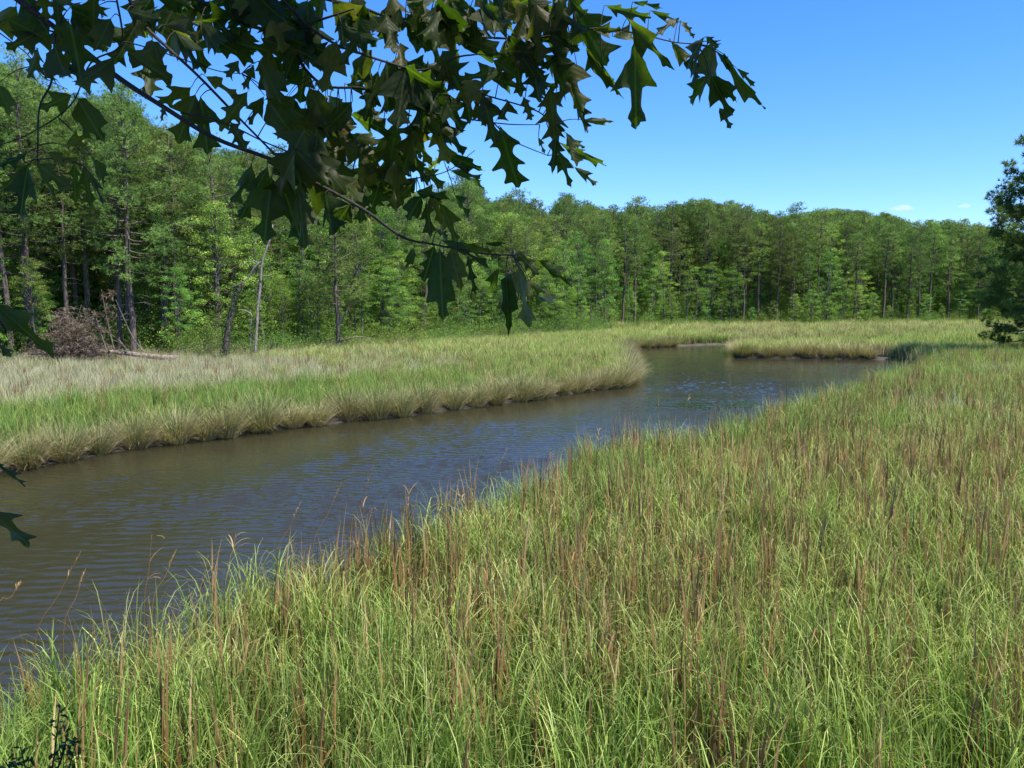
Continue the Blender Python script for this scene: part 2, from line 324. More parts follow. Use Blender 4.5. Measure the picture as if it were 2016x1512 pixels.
# the creek: wind ripples running towards the near bank, as a real surface
wx = np.arange(-31, 62, .10); wy = np.geomspace(2, 95, int(math.log(95 / 2) / .0036)); QX, QY = np.meshgrid(wx, wy); QP = np.stack([QX.ravel(), QY.ravel()], -1)
coarse = QP[:: 1]; gxx = np.arange(-32, 63, .8); gyy = np.arange(1, 96, .8); CX, CY = np.meshgrid(gxx, gyy); SD = sdw(np.stack([CX.ravel(), CY.ravel()], -1)).reshape(CX.shape)
ix = np.clip(((QP[:, 0] + 32) / .8).astype(int), 0, len(gxx) - 1); iy = np.clip(((QP[:, 1] - 1) / .8).astype(int), 0, len(gyy) - 1)
ok = (SD[iy, ix] < 1.9) & (np.abs(QP[:, 0]) < QP[:, 1] * .70 + 2.5)
Zw = np.zeros(len(QP)); calm = np.clip((fbm(QP[:, 0] * .10 + 5, QP[:, 1] * .16 + 2) - .30) * 3.0, .25, 1.1)
for k in range(44):
    lam = .14 * (.40 / .14) ** (rng.random() ** 1.2); th = rng.normal(-1.75, .5); kk = 2 * math.pi / lam; amp = .0085 * lam ** 1.0
    Zw += amp * np.sin(kk * (QP[:, 0] * math.cos(th) + QP[:, 1] * math.sin(th)) + rng.random() * 6.28)
fd_ = dist_line(np.stack([CX.ravel(), CY.ravel()], -1), FARL, False).reshape(CX.shape)[iy, ix]; calm *= np.where(QP[:, 1] < 40, np.clip(.4 + fd_ / 6 * .6, .4, 1.1), 1)
Zw *= calm * np.clip(36 / QP[:, 1], .45, 1)
nx_, ny_ = len(wx), len(wy); okg = ok.reshape(ny_, nx_); cell = okg[:-1, :-1] & okg[1:, :-1] & okg[:-1, 1:] & okg[1:, 1:]
jj, ii = np.nonzero(cell); v0 = jj * nx_ + ii; Q = np.stack([v0, v0 + 1, v0 + nx_ + 1, v0 + nx_], -1); us, inv = np.unique(Q, return_inverse=True)
g = Geo(); g.add(np.column_stack([QP[us], Zw[us]]), inv.reshape(-1, 4))
obj('water', g.mesh('water', M['water'], True), kind='structure'); print('water quads', len(Q))

# ------------------------------------------------------------------ stuff: clumps set out over the marsh
def scatter(name, protos, P, rot, scl, idx, dry, label):
    pc = bpy.data.collections.new(name + '_kinds')
    for k, me in enumerate(protos):
        o = bpy.data.objects.new(name + '_clump_%02d' % k, me); pc.objects.link(o)
    me = bpy.data.meshes.new(name); me.vertices.add(len(P)); me.vertices.foreach_set('co', P.ravel().astype(np.float32))
    for nm, ty, arr in (('rz', 'FLOAT', rot), ('scl', 'FLOAT', scl), ('idx', 'INT', idx), ('dry', 'FLOAT', dry)):
        a = me.attributes.new(nm, ty, 'POINT'); a.data.foreach_set('value', arr.astype(np.int32 if ty == 'INT' else np.float32))
    me.materials.append(protos[0].materials[0])
    o = obj(name, me, kind='stuff'); o['label'] = label; o['category'] = 'vegetation'
    ng = bpy.data.node_groups.new(name + '_spread', 'GeometryNodeTree')
    ng.interface.new_socket('Geometry', in_out='INPUT', socket_type='NodeSocketGeometry'); ng.interface.new_socket('Geometry', in_out='OUTPUT', socket_type='NodeSocketGeometry')
    N, L = ng.nodes, ng.links; gi = N.new('NodeGroupInput'); go = N.new('NodeGroupOutput')
    ip = N.new('GeometryNodeInstanceOnPoints'); ci = N.new('GeometryNodeCollectionInfo'); ci.inputs[0].default_value = pc; ci.inputs['Separate Children'].default_value = True; ci.inputs['Reset Children'].default_value = True
    def na(nm, ty):
        q = N.new('GeometryNodeInputNamedAttribute'); q.data_type = ty; q.inputs[0].default_value = nm; return q.outputs[0]
    cx = N.new('ShaderNodeCombineXYZ'); L.new(na('rz', 'FLOAT'), cx.inputs[2]); er = N.new('FunctionNodeEulerToRotation'); L.new(cx.outputs[0], er.inputs[0])
    L.new(gi.outputs[0], ip.inputs['Points']); L.new(ci.outputs[0], ip.inputs['Instance']); ip.inputs['Pick Instance'].default_value = True
    L.new(na('idx', 'INT'), ip.inputs['Instance Index']); L.new(er.outputs[0], ip.inputs['Rotation']); L.new(na('scl', 'FLOAT'), ip.inputs['Scale']); L.new(ip.outputs[0], go.inputs[0])
    md = o.modifiers.new('spread', 'NODES'); md.node_group = ng
    return o
def grass_proto(n, r, h, wid, seg, lean=.12, curl=(.6, 2.3), mat='grass', tint=None, wind=0.0, power=1.6):
    g = Geo(); a = rng.random(n) * 6.283; rr = r * np.sqrt(rng.random(n)); base = np.stack([rr * np.cos(a), rr * np.sin(a), np.full(n, -.08)], -1)
    az = rng.random(n) * 6.283; hh = h * rng.uniform(.62, 1.18, n)
    strips(g, base, az, rng.random(n) * lean * 2, rng.uniform(*curl, n), hh * 1.12, wid * rng.uniform(.7, 1.3, n), seg, None if tint is None else tint(n), power, rng.normal(0, .8, n))
    return g.mesh('grass_clump', M[mat])
def dead_proto(n, r, h, wid, seg=5):
    g = Geo(); a = rng.random(n) * 6.283; rr = r * np.sqrt(rng.random(n)); base = np.stack([rr * np.cos(a), rr * np.sin(a), np.full(n, -.08)], -1)
    az = rng.normal(.1 + rng.normal(0, .5), .6, n); hh = h * rng.uniform(.6, 1.15, n)
    strips(g, base, az, np.abs(rng.normal(.03, .04, n)) , rng.choice([.0, .1, .2, .35, .3, 2.6], n), hh, wid * rng.uniform(.6, 1.4, n), seg, np.clip(rng.normal(.45, .25, n), 0, 1), 4.0, rng.normal(0, 1, n), 3)
    return g.mesh('dead_clump', M['dead'])
near_p = [grass_proto(44, .28, h, .0135, 8, .065, (.4, 3.1), power=5.2) for h in (1.10, 1.2, .98, 1.25, 1.14, 1.02)]
lush_p = [grass_proto(42, .30, h, .016, 7, .06, (.1, 2.4), 'lush', power=4.5) for h in (1.2, 1.35, 1.15, 1.25)]
mid_p = [grass_proto(60, .42, h, .019, 5, .08, (.2, 2.8), power=4.0) for h in (1.12, 1.22, .98, 1.18)]
lmid_p = [grass_proto(58, .42, h, .021, 4, .07, (.1, 1.8), 'lush', power=3) for h in (1.25, 1.35, 1.1)]
far_p = [grass_proto(64, .6, h, .038, 3, .1, (.1, 1.8), power=2.4) for h in (1.1, 1.25, .95)]
pale_p = [grass_proto(80, .5, h, .017, 3, .14, (.2, .9), 'pale') for h in (.78, .9, .65)]
dead_p = [dead_proto(n, r, h, .019) for n, r, h in ((6, .04, 1.35), (10, .07, 1.25), (4, .03, 1.45), (8, .05, 1.2), (13, .10, 1.2))]
deadm_p = [dead_proto(14, .16, h, .032, 4) for h in (1.3, 1.45)]

def sample(x0, x1, y0, y1, dens):           # dens: most per m2
    n = int((x1 - x0) * (y1 - y0) * dens); return np.column_stack([rng.uniform(x0, x1, n), rng.uniform(y0, y1, n)])
def put(P): return np.column_stack([P, hgt(P)])
def inview(P, m=2.5): return (np.abs(P[:, 0]) < P[:, 1] * .66 + m)
nearpoly = [tuple(p) for p in NEARL] + [(-14, 1), (60, 1), (60, 62)]
def spread(name, sets, label):
    """sets: (protos, points, dry, scale)"""
    pr, Ps, Ix, Dr, Sc = [], [], [], [], []
    for protos, P, dry, sc in sets:
        Ix.append(rng.integers(0, len(protos), len(P)) + len(pr)); pr += protos; Ps.append(put(P)); Dr.append(dry); Sc.append(sc * rng.uniform(.76, 1.18, len(P)))
    P = np.concatenate(Ps); scatter(name, pr, P, rng.random(len(P)) * 6.283, np.concatenate(Sc), np.concatenate(Ix), np.concatenate(Dr), label)
# near marsh
Pn = np.concatenate([sample(-12, 16, 4.6, 9, 13), sample(-9, 20, 9, 20, 11.5)])
Pn = Pn[inview(Pn) & (sdw(Pn) > .12)]; Pn = Pn[inside(Pn, nearpoly) | (Pn[:, 1] < 5)]
Pm = sample(-2, 46, 20, 66, 4.2); Pm = Pm[inview(Pm) & (sdw(Pm) > .2)]; dn_ = dist_line(Pm, NEARL, False)
Pm = Pm[(Pm[:, 0] > np.interp(Pm[:, 1], [p[1] for p in near_bank[::-1]][2:], [p[0] for p in near_bank[::-1]][2:]) - .5)]
def zones(P):
    f = fbm(P[:, 0] * .22 + 3, P[:, 1] * .22 + 11); f2 = fbm(P[:, 0] * .9, P[:, 1] * .9 + 40); return f, f2
f, f2 = zones(Pn); dw = sdw(Pn)
lush = ((dw < 1.2 + 1.6 * f) & (Pn[:, 1] > 13) & (rng.random(len(Pn)) < .7)) | ((f2 > .62) & (rng.random(len(Pn)) < .5)) | (rng.random(len(Pn)) < np.clip((9 - Pn[:, 1]) / 5, .1, .7))
dryn = np.clip((f2 - .42) * 2.2 + rng.normal(0, .22, len(Pn)), 0, .85) * np.where(Pn[:, 1] < 7, .45, 1)
hs = 1 - .12 * (f2 > .6)
fm, fm2 = zones(Pm); lushm = (sdw(Pm) < 3 + 3 * fm) & (rng.random(len(Pm)) < .4)
drym = np.clip((fm2 - .38) * 2 + rng.normal(0, .2, len(Pm)), 0, .9)
paley = (Pm[:, 0] > 14) & (fbm(Pm[:, 0] * .15 + 9, Pm[:, 1] * .15) > .56) & (rng.random(len(Pm)) < .6)
spread('marsh_grass', [(near_p, Pn[~lush], dryn[~lush], hs[~lush]), (lush_p, Pn[lush], dryn[lush] * .4, hs[lush] * .92), (mid_p, Pm[~lushm & ~paley], drym[~lushm & ~paley], .96),
                       (lmid_p, Pm[lushm], drym[lushm] * .3, .92), (pale_p, Pm[paley], drym[paley] * .5, 1.25)],
       'tall green marsh grass with arching tips on the near side of the creek')
# dead brown leaves standing in it
Pd = np.concatenate([sample(-10, 14, 4.5, 9, 10), sample(-8, 20, 9, 20, 14)]); Pd = Pd[inview(Pd) & (sdw(Pd) > .1)]; Pd = Pd[inside(Pd, nearpoly)]
fd = fbm(Pd[:, 0] * .35 + 20, Pd[:, 1] * .35 + 5) + .18 * np.exp(-((Pd[:, 1] - 10) / 4.5) ** 2) + np.where(sdw(Pd) < .7, .1, 0)
Pd = Pd[rng.random(len(Pd)) < np.clip((fd - .26) * 4, .25, 1) * np.clip((Pd[:, 1] - 3.5) / 4.5, .2, 1)]
Pd2 = sample(0, 46, 20, 60, 3.0); Pd2 = Pd2[inview(Pd2) & (sdw(Pd2) > .2)]; Pd2 = Pd2[inside(Pd2, nearpoly)]; Pd2 = Pd2[fbm(Pd2[:, 0] * .3, Pd2[:, 1] * .3 + 60) > .45]
spread('dead_reeds', [(dead_p, Pd, np.zeros(len(Pd)), 1.14), (deadm_p, Pd2, np.zeros(len(Pd2)), 1.0)], 'brown dead reed leaves standing among the near green grass')
# far side marsh
Pf = sample(-48, 24, 18, 112, 3.4); Pf = Pf[inview(Pf, 4) & (sdw(Pf) > .5) & (sdf_forest(Pf) < 2)]
line = np.array(FARL); 
isnear = inside(Pf, nearpoly) | ((Pf[:, 0] > np.interp(Pf[:, 1], [p[1] for p in near_bank[::-1]][2:], [p[0] for p in near_bank[::-1]][2:]) - .5) & (Pf[:, 1] < 62) & (dist_line(Pf, NEARL, False) < dist_line(Pf, FARL, False)))
Pf = Pf[~isnear]
d = dist_line(Pf, FARL, False); ff, ff2 = zones(Pf); px = 1008 + Pf[:, 0] / Pf[:, 1] * F
gb = (d < 5.5 + 5 * ff + rng.normal(0, .8, len(Pf))) & (rng.random(len(Pf)) < np.clip((1080 - px) / 300, .12, 1)) & (d > .45); pale = ((d > 7 + 4 * ff) & (rng.random(len(Pf)) < np.clip((900 - px) / 420 + (ff - .5) * 2, 0, .92))) | (sdf_forest(Pf) > -3.5)
rest = ~gb & ~pale; lushf = gb & (rng.random(len(Pf)) < .75)
dr = np.clip(.42 + (ff2 - .5) * 1.8 + rng.normal(0, .16, len(Pf)), 0, 1)
near_l = Pf[:, 1] < 55
spread('far_marsh_grass', [(lmid_p, Pf[lushf], dr[lushf] * .25, .82), (mid_p, Pf[gb & ~lushf], dr[gb & ~lushf] * .7, .78),
                           (pale_p, Pf[pale], np.clip(dr[pale] * .7 - .25, 0, 1), 1.0), (mid_p, Pf[rest & near_l], dr[rest & near_l] * 1.0, .78), (far_p, Pf[rest & ~near_l], dr[rest & ~near_l] * .95, .85)],
       'pale straw and green marsh grass beyond the creek')
Pb = sample(-44, 24, 20, 100, 1.0); Pb = Pb[inview(Pb, 3) & (sdw(Pb) > 2) & (sdf_forest(Pb) < 0) & (dist_line(Pb, FARL, False) < dist_line(Pb, NEARL, False)) & ~inside(Pb, nearpoly)]; Pb = Pb[rng.random(len(Pb)) < np.clip((fbm(Pb[:, 0] * .35 + 70, Pb[:, 1] * .35) - .38) * 4, .1, 1)]
spread('far_dead_reeds', [(deadm_p, Pb, np.zeros(len(Pb)), .78)], 'tan dead stems speckling the marsh beyond the creek')
Ps = np.concatenate([sample(14, 110, 60, 86, 1.9), sample(14, 130, 86, 160, .8)]); Ps = Ps[inview(Ps, 5) & (sdw(Ps) > .4) & (sdf_forest(Ps) < 2)]; Ps = Ps[(Ps[:, 1] > 64) | (dist_line(Ps, SPITL, False) < 3)]
dr = np.clip(.40 + (fbm(Ps[:, 0] * .12, Ps[:, 1] * .2 + 8) - .5) * 2.4, 0, 1); tn = Ps[:, 1] > 104
spread('distant_marsh_grass', [(far_p, Ps[~tn], dr[~tn] * .9, .95), (far_p, Ps[tn], np.clip(dr[tn] + .2, 0, 1), 1.15)], 'distant yellow green marsh grass on the spit and before the far wood')
# tall fine stems standing up along the near edge
edge_pts = []
for k in range(len(NEARL) - 1):
    a, b = NEARL[k], NEARL[k + 1]
    if b[1] < 5: continue
    for q in range(int(np.linalg.norm(b - a) * 2.6)): edge_pts.append(a + (b - a) * rng.random() + rng.normal(0, .35, 2))
E = np.array(edge_pts); E = E[sdw(E) > .05]
def stem_proto(n):
    g = Geo(); base = rng.normal(0, .12, (n, 3)); base[:, 2] = -.05; az = rng.normal(.2, .7, n)
    strips(g, base, az, np.abs(rng.normal(.12, .1, n)), rng.uniform(0, .5, n), rng.uniform(1.2, 1.95, n), np.full(n, .008), 4, rng.uniform(.2, .9, n), 2, None, 4)
    return g.mesh('stem_clump', M['dead'])
scatter('edge_reeds', [stem_proto(4), stem_proto(6), stem_proto(3)], put(E), rng.normal(0, .5, len(E)), rng.uniform(.8, 1.1, len(E)), rng.integers(0, 3, len(E)), np.zeros(len(E)), 'thin dry reed stems along the edge of the near bank')

# ------------------------------------------------------------------ rush tussocks along the far bank
def tussock_mesh(seed, n=520, h=1.25, green=0.3):
    n = int(n * 1.35); h *= 1.1
    g = Geo(); k = np.sqrt(rng.random(n)); a = rng.random(n) * 6.283; base = np.stack([.34 * k * np.cos(a), .34 * k * np.sin(a), np.full(n, -.1)], -1)
    lean = k * .62 + rng.normal(0, .11, n); tint = np.clip(.30 + .6 * k + rng.normal(0, .18, n) - green * (1 - k), 0, 1)
    strips(g, base, a + rng.normal(0, .35, n), lean, rng.uniform(.1, 1.5, n), h * rng.uniform(.5, 1.18, n), .013 * rng.uniform(.6, 1.3, n), 4, tint, 1.4, rng.normal(0, .7, n))
    return g.mesh('tussock', M['tuss'])
TUS = [tussock_mesh(0), tussock_mesh(1, 520, 1.35, .6), tussock_mesh(2, 560, 1.15, .1), tussock_mesh(3, 480, 1.3, .4)]
def walk(line, step0, jit):
    out, acc = [], 0.0; nxt = step0
    for a, b in zip(line[:-1], line[1:]):
        l = np.linalg.norm(b - a)
        while acc + l >= nxt:
            t = (nxt - acc) / l; q = a + (b - a) * t; nrm = np.array([-(b - a)[1], (b - a)[0]]) / l
            out.append((q, nrm)); nxt += step0 * rng.uniform(1 - jit, 1 + jit)
        acc += l
    return out
def ordinal(n):
    W = 'first second third fourth fifth sixth seventh eighth ninth tenth eleventh twelfth thirteenth fourteenth fifteenth sixteenth seventeenth eighteenth nineteenth twentieth'.split()
    T = {2: 'twenty', 3: 'thirty', 4: 'forty', 5: 'fifty', 6: 'sixty', 7: 'seventy'}
    if n <= 20: return W[n - 1]
    t, u = divmod(n, 10)
    if u == 0: return {3: 'thirtieth', 4: 'fortieth', 5: 'fiftieth', 6: 'sixtieth', 7: 'seventieth'}[t]
    return T[t] + '-' + W[u - 1]
far_l = [np.asarray(p) for p in FARL]
tl = []
for q, nrm in walk(far_l, 1.25, .35):
    px, py, dz = project(np.array([q[0], q[1], 0]))
    if dz < 5 or px < -120 or px > 1560 or q[1] > 84: continue
    qq = q.copy(); 
    for s in (1, -1):
        c = q + nrm * s * .16
        if sdw(c[None])[0] > .05: qq = c; break
    tl.append((px, qq, dz))
front = [t for t in tl if t[2] < 46]; back = [t for t in tl if t[2] >= 46]
for bank, seq in (('front', sorted(front, key=lambda t: t[0])), ('back', sorted(back, key=lambda t: t[0]))):
    for k, (px, q, dz) in enumerate(seq):
        z = hgt(q[None])[0]; sc = rng.uniform(.8, 1.12) * (1.0 if bank == 'front' else .95)
        v = int(rng.integers(0, 4)); look = ['brown and grey', 'green hearted grey', 'straw grey', 'olive brown'][v]
        where = ('along the far bank' if bank == 'front' else 'round the bend past the marsh tip')
        o = obj('rush_tussock', TUS[v], loc=(q[0], q[1], z)); o.rotation_euler = (rng.normal(0, .06), rng.normal(0, .06), rng.random() * 6.28); o.scale = (sc * rng.uniform(.9, 1.25), sc * rng.uniform(.9, 1.2), sc)
        o['label'] = '%s rush tussock, %s from the left %s' % (look, ordinal(k + 1), where); o['category'] = 'tussock'; o['group'] = 'rush tussocks along the far bank of the creek'
sp = [np.asarray(p) for p in SPITL]; k = 0
for q, nrm in walk(sp, 1.5, .25):
    px, py, dz = project(np.array([q[0], q[1], 0]))
    if dz > 79 or px > 1800: continue
    c = q.copy()
    for s in (1, -1):
        e = q + nrm * s * .5
        if sdw(e[None])[0] > .1: c = e; break
    k += 1; v = int(rng.integers(0, 4)); sc = rng.uniform(.85, 1.1); z = hgt(c[None])[0]
    o = obj('rush_tussock', TUS[v], loc=(c[0], c[1], z)); o.rotation_euler = (0, 0, rng.random() * 6.28); o.scale = (sc * 1.3, sc * 1.3, sc)
    o['label'] = 'small distant rush tussock edging the marsh spit, %s from its point' % ordinal(k); o['category'] = 'tussock'; o['group'] = 'rush tussocks edging the spit'

# ------------------------------------------------------------------ trees
def pine_meshes(seed, H=19.0, cb=.45, RR=2.7, limbs=58, tufts=17, K=11, needle=.27, wd=.035, mat='pine', r0=.20, full=False):
    r = np.random.default_rng(seed); t = Geo(); c = Geo()
    zz = np.linspace(-.4, H * .985, 12); wob = np.cumsum(r.normal(0, .07, (12, 2)), 0); wob -= wob[0]
    tr = np.column_stack([wob, zz]); rad = np.interp(zz / H, [0, .05, .5, .85, 1], [r0 * 1.25, r0, r0 * .72, r0 * .35, .025]); tube(t, tr, rad, 8)
    C, D, Tn = [], [], []; az = r.random() * 6
    for i in range(limbs):
        u = (i + r.random()) / limbs; z = H * (cb + (1 - cb) * u ** .9); az += 2.4 + r.normal(0, .5)
        prof = (min(1, .45 + u * 2.6) if not full else min(1, .8 + u)) * (1 - u ** 2.2) ** .75 + .12
        ln = RR * prof * r.uniform(.55, 1.15); el = -.12 + .85 * u ** 1.5 + r.normal(0, .12)
        b = np.array([np.interp(z, zz, tr[:, 0]), np.interp(z, zz, tr[:, 1]), z]); h = np.array([math.cos(az), math.sin(az), 0])
        s = np.linspace(0, 1, 5); pts = b + np.outer(s * ln * math.cos(el), h) + np.outer(s * ln * math.sin(el) + .22 * ln * s ** 2.4 - .05 * ln * np.sin(s * 3.1), [0, 0, 1])
        tube(t, pts, np.linspace(.03 + .009 * ln, .008, 5), 4, cap=False)
        side = np.array([-h[1], h[0], 0])
        for e in range(int(1 + ln / 1.1)):  # needles stand in puffs at the ends of the limb and its twigs
            v = 1.0 if e == 0 else r.uniform(.45, .95); q0 = np.array([np.interp(v, s, pts[:, j]) for j in range(3)]) + side * (0 if e == 0 else r.normal(0, .42)) + np.array([0, 0, r.uniform(0, .25)])
            n = int(tufts * r.uniform(.6, 1.2)); d3 = r.normal(0, 1, (n, 3)); d3 /= np.linalg.norm(d3, axis=1)[:, None]; pr_ = r.uniform(.42, .75); q = q0 + d3 * np.array([pr_, pr_, pr_ * .55]) * (r.random(n) ** .4)[:, None]
            C.append(q); D.append(d3 * .5 + np.array([0, 0, .5])); Tn.append(np.clip(r.random() * .55 + r.random(n) * .45, 0, 1))
    for i in range(9):                    # dead stubs under the crown
        z = H * cb * r.uniform(.45, 1); a2 = r.random() * 6.28; b = np.array([np.interp(z, zz, tr[:, 0]), np.interp(z, zz, tr[:, 1]), z]); l = r.uniform(.4, 1.7)
        tube(t, [b, b + np.array([math.cos(a2) * l * .6, math.sin(a2) * l * .6, .05 * l]), b + np.array([math.cos(a2) * l, math.sin(a2) * l, -.1 * l])], [.03, .02, .008], 4, cap=False)
    needles(c, np.concatenate(C), np.concatenate(D), K, needle, wd, .75, np.concatenate(Tn))
    return t.mesh('pine_trunk', M['bark'], True), c.mesh('pine_crown', M[mat])
def broad_meshes(seed, H=15.0, cb=.12, RR=2.9, clumps=95, per=95, size=.17, bark='bark2', mat='broad', r0=.13):
    r = np.random.default_rng(seed); t = Geo(); c = Geo()
    zz = np.linspace(-.3, H * .93, 10); wob = np.cumsum(r.normal(0, .12, (10, 2)), 0); wob -= wob[0]; tr = np.column_stack([wob, zz])
    tube(t, tr, np.interp(zz / H, [0, .5, 1], [r0 * 1.2, r0 * .7, .02]), 7); C = []; Tn = []
    for i in range(clumps):
        u = r.random() ** .85; z = H * (cb + (1 - cb) * u); prof = RR * (math.sin(math.pi * min(1, (u * .86 + .14))) ** .6 * .9 + .1)
        a = r.random() * 6.283; rad = prof * math.sqrt(r.uniform(.12, 1)); tz = min(z * .9, H * .9)
        b = np.array([np.interp(tz * .85, zz, tr[:, 0]), np.interp(tz * .85, zz, tr[:, 1]), tz * .85]); e = np.array([np.interp(tz, zz, tr[:, 0]) + rad * math.cos(a), np.interp(tz, zz, tr[:, 1]) + rad * math.sin(a), z])
        if i % 3 == 0: tube(t, [b, (b + e) / 2 + np.array([0, 0, .12 * rad]), e], [.05, .03, .01], 4, cap=False)
        n = int(per * r.uniform(.5, 1.3)); cr = r.uniform(.45, .95); q = r.normal(0, 1, (n, 3)); q /= np.linalg.norm(q, axis=1)[:, None]; q *= (r.random(n) ** .45)[:, None] * np.array([cr, cr, cr * .5])
        C.append(e + q); Tn.append(np.clip(r.random() * .55 + r.random(n) * .45, 0, 1))
    C = np.concatenate(C); leaves(c, C, size * r.uniform(.6, 1.25, len(C)), .45, np.concatenate(Tn))
    return t.mesh('broad_trunk', M[bark], True), c.mesh('broad_crown', M[mat])
def shrub_meshes(seed, H=2.6, W=1.9, clumps=42, per=85, size=.10, mat='shrub'):
    r = np.random.default_rng(seed); t = Geo(); c = Geo(); C = []; Tn = []
    for i in range(clumps):
        a = r.random() * 6.283; rad = W * math.sqrt(r.random()); z = H * r.uniform(.05, 1) * math.sqrt(max(.1, 1 - (rad / W) ** 2 * .8)); e = np.array([rad * math.cos(a), rad * math.sin(a), z])
        if i % 2 == 0: tube(t, [np.array([e[0] * .15, e[1] * .15, -.2]), e * np.array([.6, .6, .6]), e], [.03, .02, .006], 4, cap=False)
        n = int(per * r.uniform(.5, 1.3)); q = r.normal(0, 1, (n, 3)) * np.array([.28, .28, .25]); C.append(e + q); Tn.append(np.clip(r.random() * .5 + r.random(n) * .5, 0, 1))
    C = np.concatenate(C); C[:, 2] = np.abs(C[:, 2]); leaves(c, C, size * r.uniform(.6, 1.3, len(C)), .35, np.concatenate(Tn))
    return t.mesh('shrub_stems', M['bark2'], True), c.mesh('shrub_foliage', M[mat])
PINES = [pine_meshes(11), pine_meshes(12, cb=.36, RR=3.0, limbs=74), pine_meshes(13, cb=.55, RR=2.6, limbs=52), pine_meshes(14, cb=.42, RR=2.4, limbs=60), pine_meshes(15, cb=.3, RR=3.2, limbs=84), pine_meshes(16, cb=.5, RR=2.9, limbs=42, tufts=13)]
BROADS = [broad_meshes(21), broad_meshes(22, cb=.2, RR=2.5, clumps=80), broad_meshes(23, cb=.08, RR=3.3, clumps=115), broad_meshes(24, cb=.3, RR=2.3, clumps=75), broad_meshes(25, H=15, RR=2.9, clumps=60, per=80)]
SHRUBS = [shrub_meshes(31), shrub_meshes(32, 2.0, 2.1), shrub_meshes(33, 3.2, 1.6), shrub_meshes(34, 2.4, 2.3, 50)]

def along_edge(step, off, jx=.35, jo=1.0, start=0.0):
    out = []; acc = 0; nxt = start + step * .5
    for a, b in zip(EDGE[:-1], EDGE[1:]):
        l = np.linalg.norm(b - a); n = np.array([-(b - a)[1], (b - a)[0]]) / l
        while acc + l >= nxt:
            q = a + (b - a) * ((nxt - acc) / l) + n * (off + rng.uniform(-jo, jo)); out.append(q); nxt += step * rng.uniform(1 - jx, 1 + jx)
        acc += l
    return out
SKY = [(-300, 60), (0, 122), (60, 118), (110, 190), (160, 215), (200, 195), (255, 180), (300, 235), (345, 262), (420, 285), (520, 300), (620, 300), (700, 325), (780, 365), (860, 375), (930, 350), (960, 395), (1010, 372), (1050, 402), (1080, 405), (1110, 378), (1150, 388), (1180, 405), (1250, 398), (1310, 402), (1380, 380), (1450, 390), (1470, 405), (1560, 412), (1610, 405), (1650, 405), (1735, 412), (1780, 428), (1860, 425), (1930, 436), (2000, 445), (2300, 430)]
def top_h(q, drop=0):
    px, py, dz = project(np.array([q[0], q[1], 1.0])); Y = q[1]; ty = np.interp(px, *zip(*SKY)) + drop + 11
    return at(px, ty, Y)[2], px
MARKS = [(-400, 130, 'beside the left frame edge'), (130, 400, 'behind the fallen dead pine'), (400, 640, 'behind the pale dead snag'), (640, 860, 'behind the forked pine'), (860, 1140, 'past the low bushes in mid wood'),
         (1140, 1330, 'behind the river bend'), (1330, 1560, 'behind the point of the marsh spit'), (1560, 1800, 'under the larger cloud'), (1800, 2600, 'near the big dark pine by the right edge')]
def place_tree(kind, meshes, q, h, rowname, H0, name, cat, group, widen=1.0):
    z = hgt(np.array([q]))[0]; s = (h - z) / H0; t = thing(name, '', cat, (q[0], q[1], z - .05), rng.random() * 6.28, group, (s * widen, s * widen, s))
    obj('trunk', meshes[0], t); obj('crown', meshes[1], t); return t
placed = []
def mk(kind, q, h, rowname, widen=None):
    px = project(np.array([q[0], q[1], 1.0]))[0]
    if px < -160 or px > 2180: return
    if kind == 'pine':
        v = int(rng.integers(0, len(PINES))); t = place_tree(kind, PINES[v], q, h, rowname, 19.0, 'pine_tree', 'pine', 'pines of the wood beyond the marsh', (19.0 / max(h, 6)) ** .5 * rng.uniform(.9, 1.15) if widen is None else widen)
    else:
        v = int(rng.integers(0, len(BROADS))); t = place_tree(kind, BROADS[v], q, h, rowname, 15.0, 'broadleaf_tree', 'broadleaf tree', 'broadleaf trees of the wood beyond the marsh', (15.0 / max(h, 5)) ** .5 * rng.uniform(.9, 1.2) if widen is None else widen)
    placed.append((t, kind, rowname, px))
# front row
for q in along_edge(3.3, 2.0, .35, 1.2):
    top, px = top_h(q); kind = 'pine' if rng.random() < (.55 if px > 1150 else .45) else 'broad'
    if 380 < px < 640: kind = 'broad'
    if px < 400: h = top * (rng.uniform(.78, .95) if kind == 'pine' else rng.uniform(.42, .62))
    else: h = top * (rng.uniform(.78, .98) if kind == 'pine' else rng.uniform(.45, .82))
    mk(kind, q, h, 'front row')
for q in along_edge(3.4, .6, .4, .8):
    top, px = top_h(q)
    if 20 < px < 330 and rng.random() < .6: continue
    mk('broad', q, rng.uniform(4, 9.5) if px < 1150 else rng.uniform(3.5, 8), 'sapling row', 1.15)
for q in along_edge(3.0, 6.5, .35, 1.5):
    top, px = top_h(q, rng.uniform(-6, 30)); kind = 'pine' if rng.random() < .66 else 'broad'; h = top * (1 if kind == 'pine' else rng.uniform(.75, 1.0)); mk(kind, q, h, 'second row')
for q in along_edge(4.0, 11.5, .3, 1.8):
    top, px = top_h(q, rng.uniform(-20, 30)); kind = 'pine' if rng.random() < .6 else 'broad'; mk(kind, q, top, 'skyline row', 1.05)
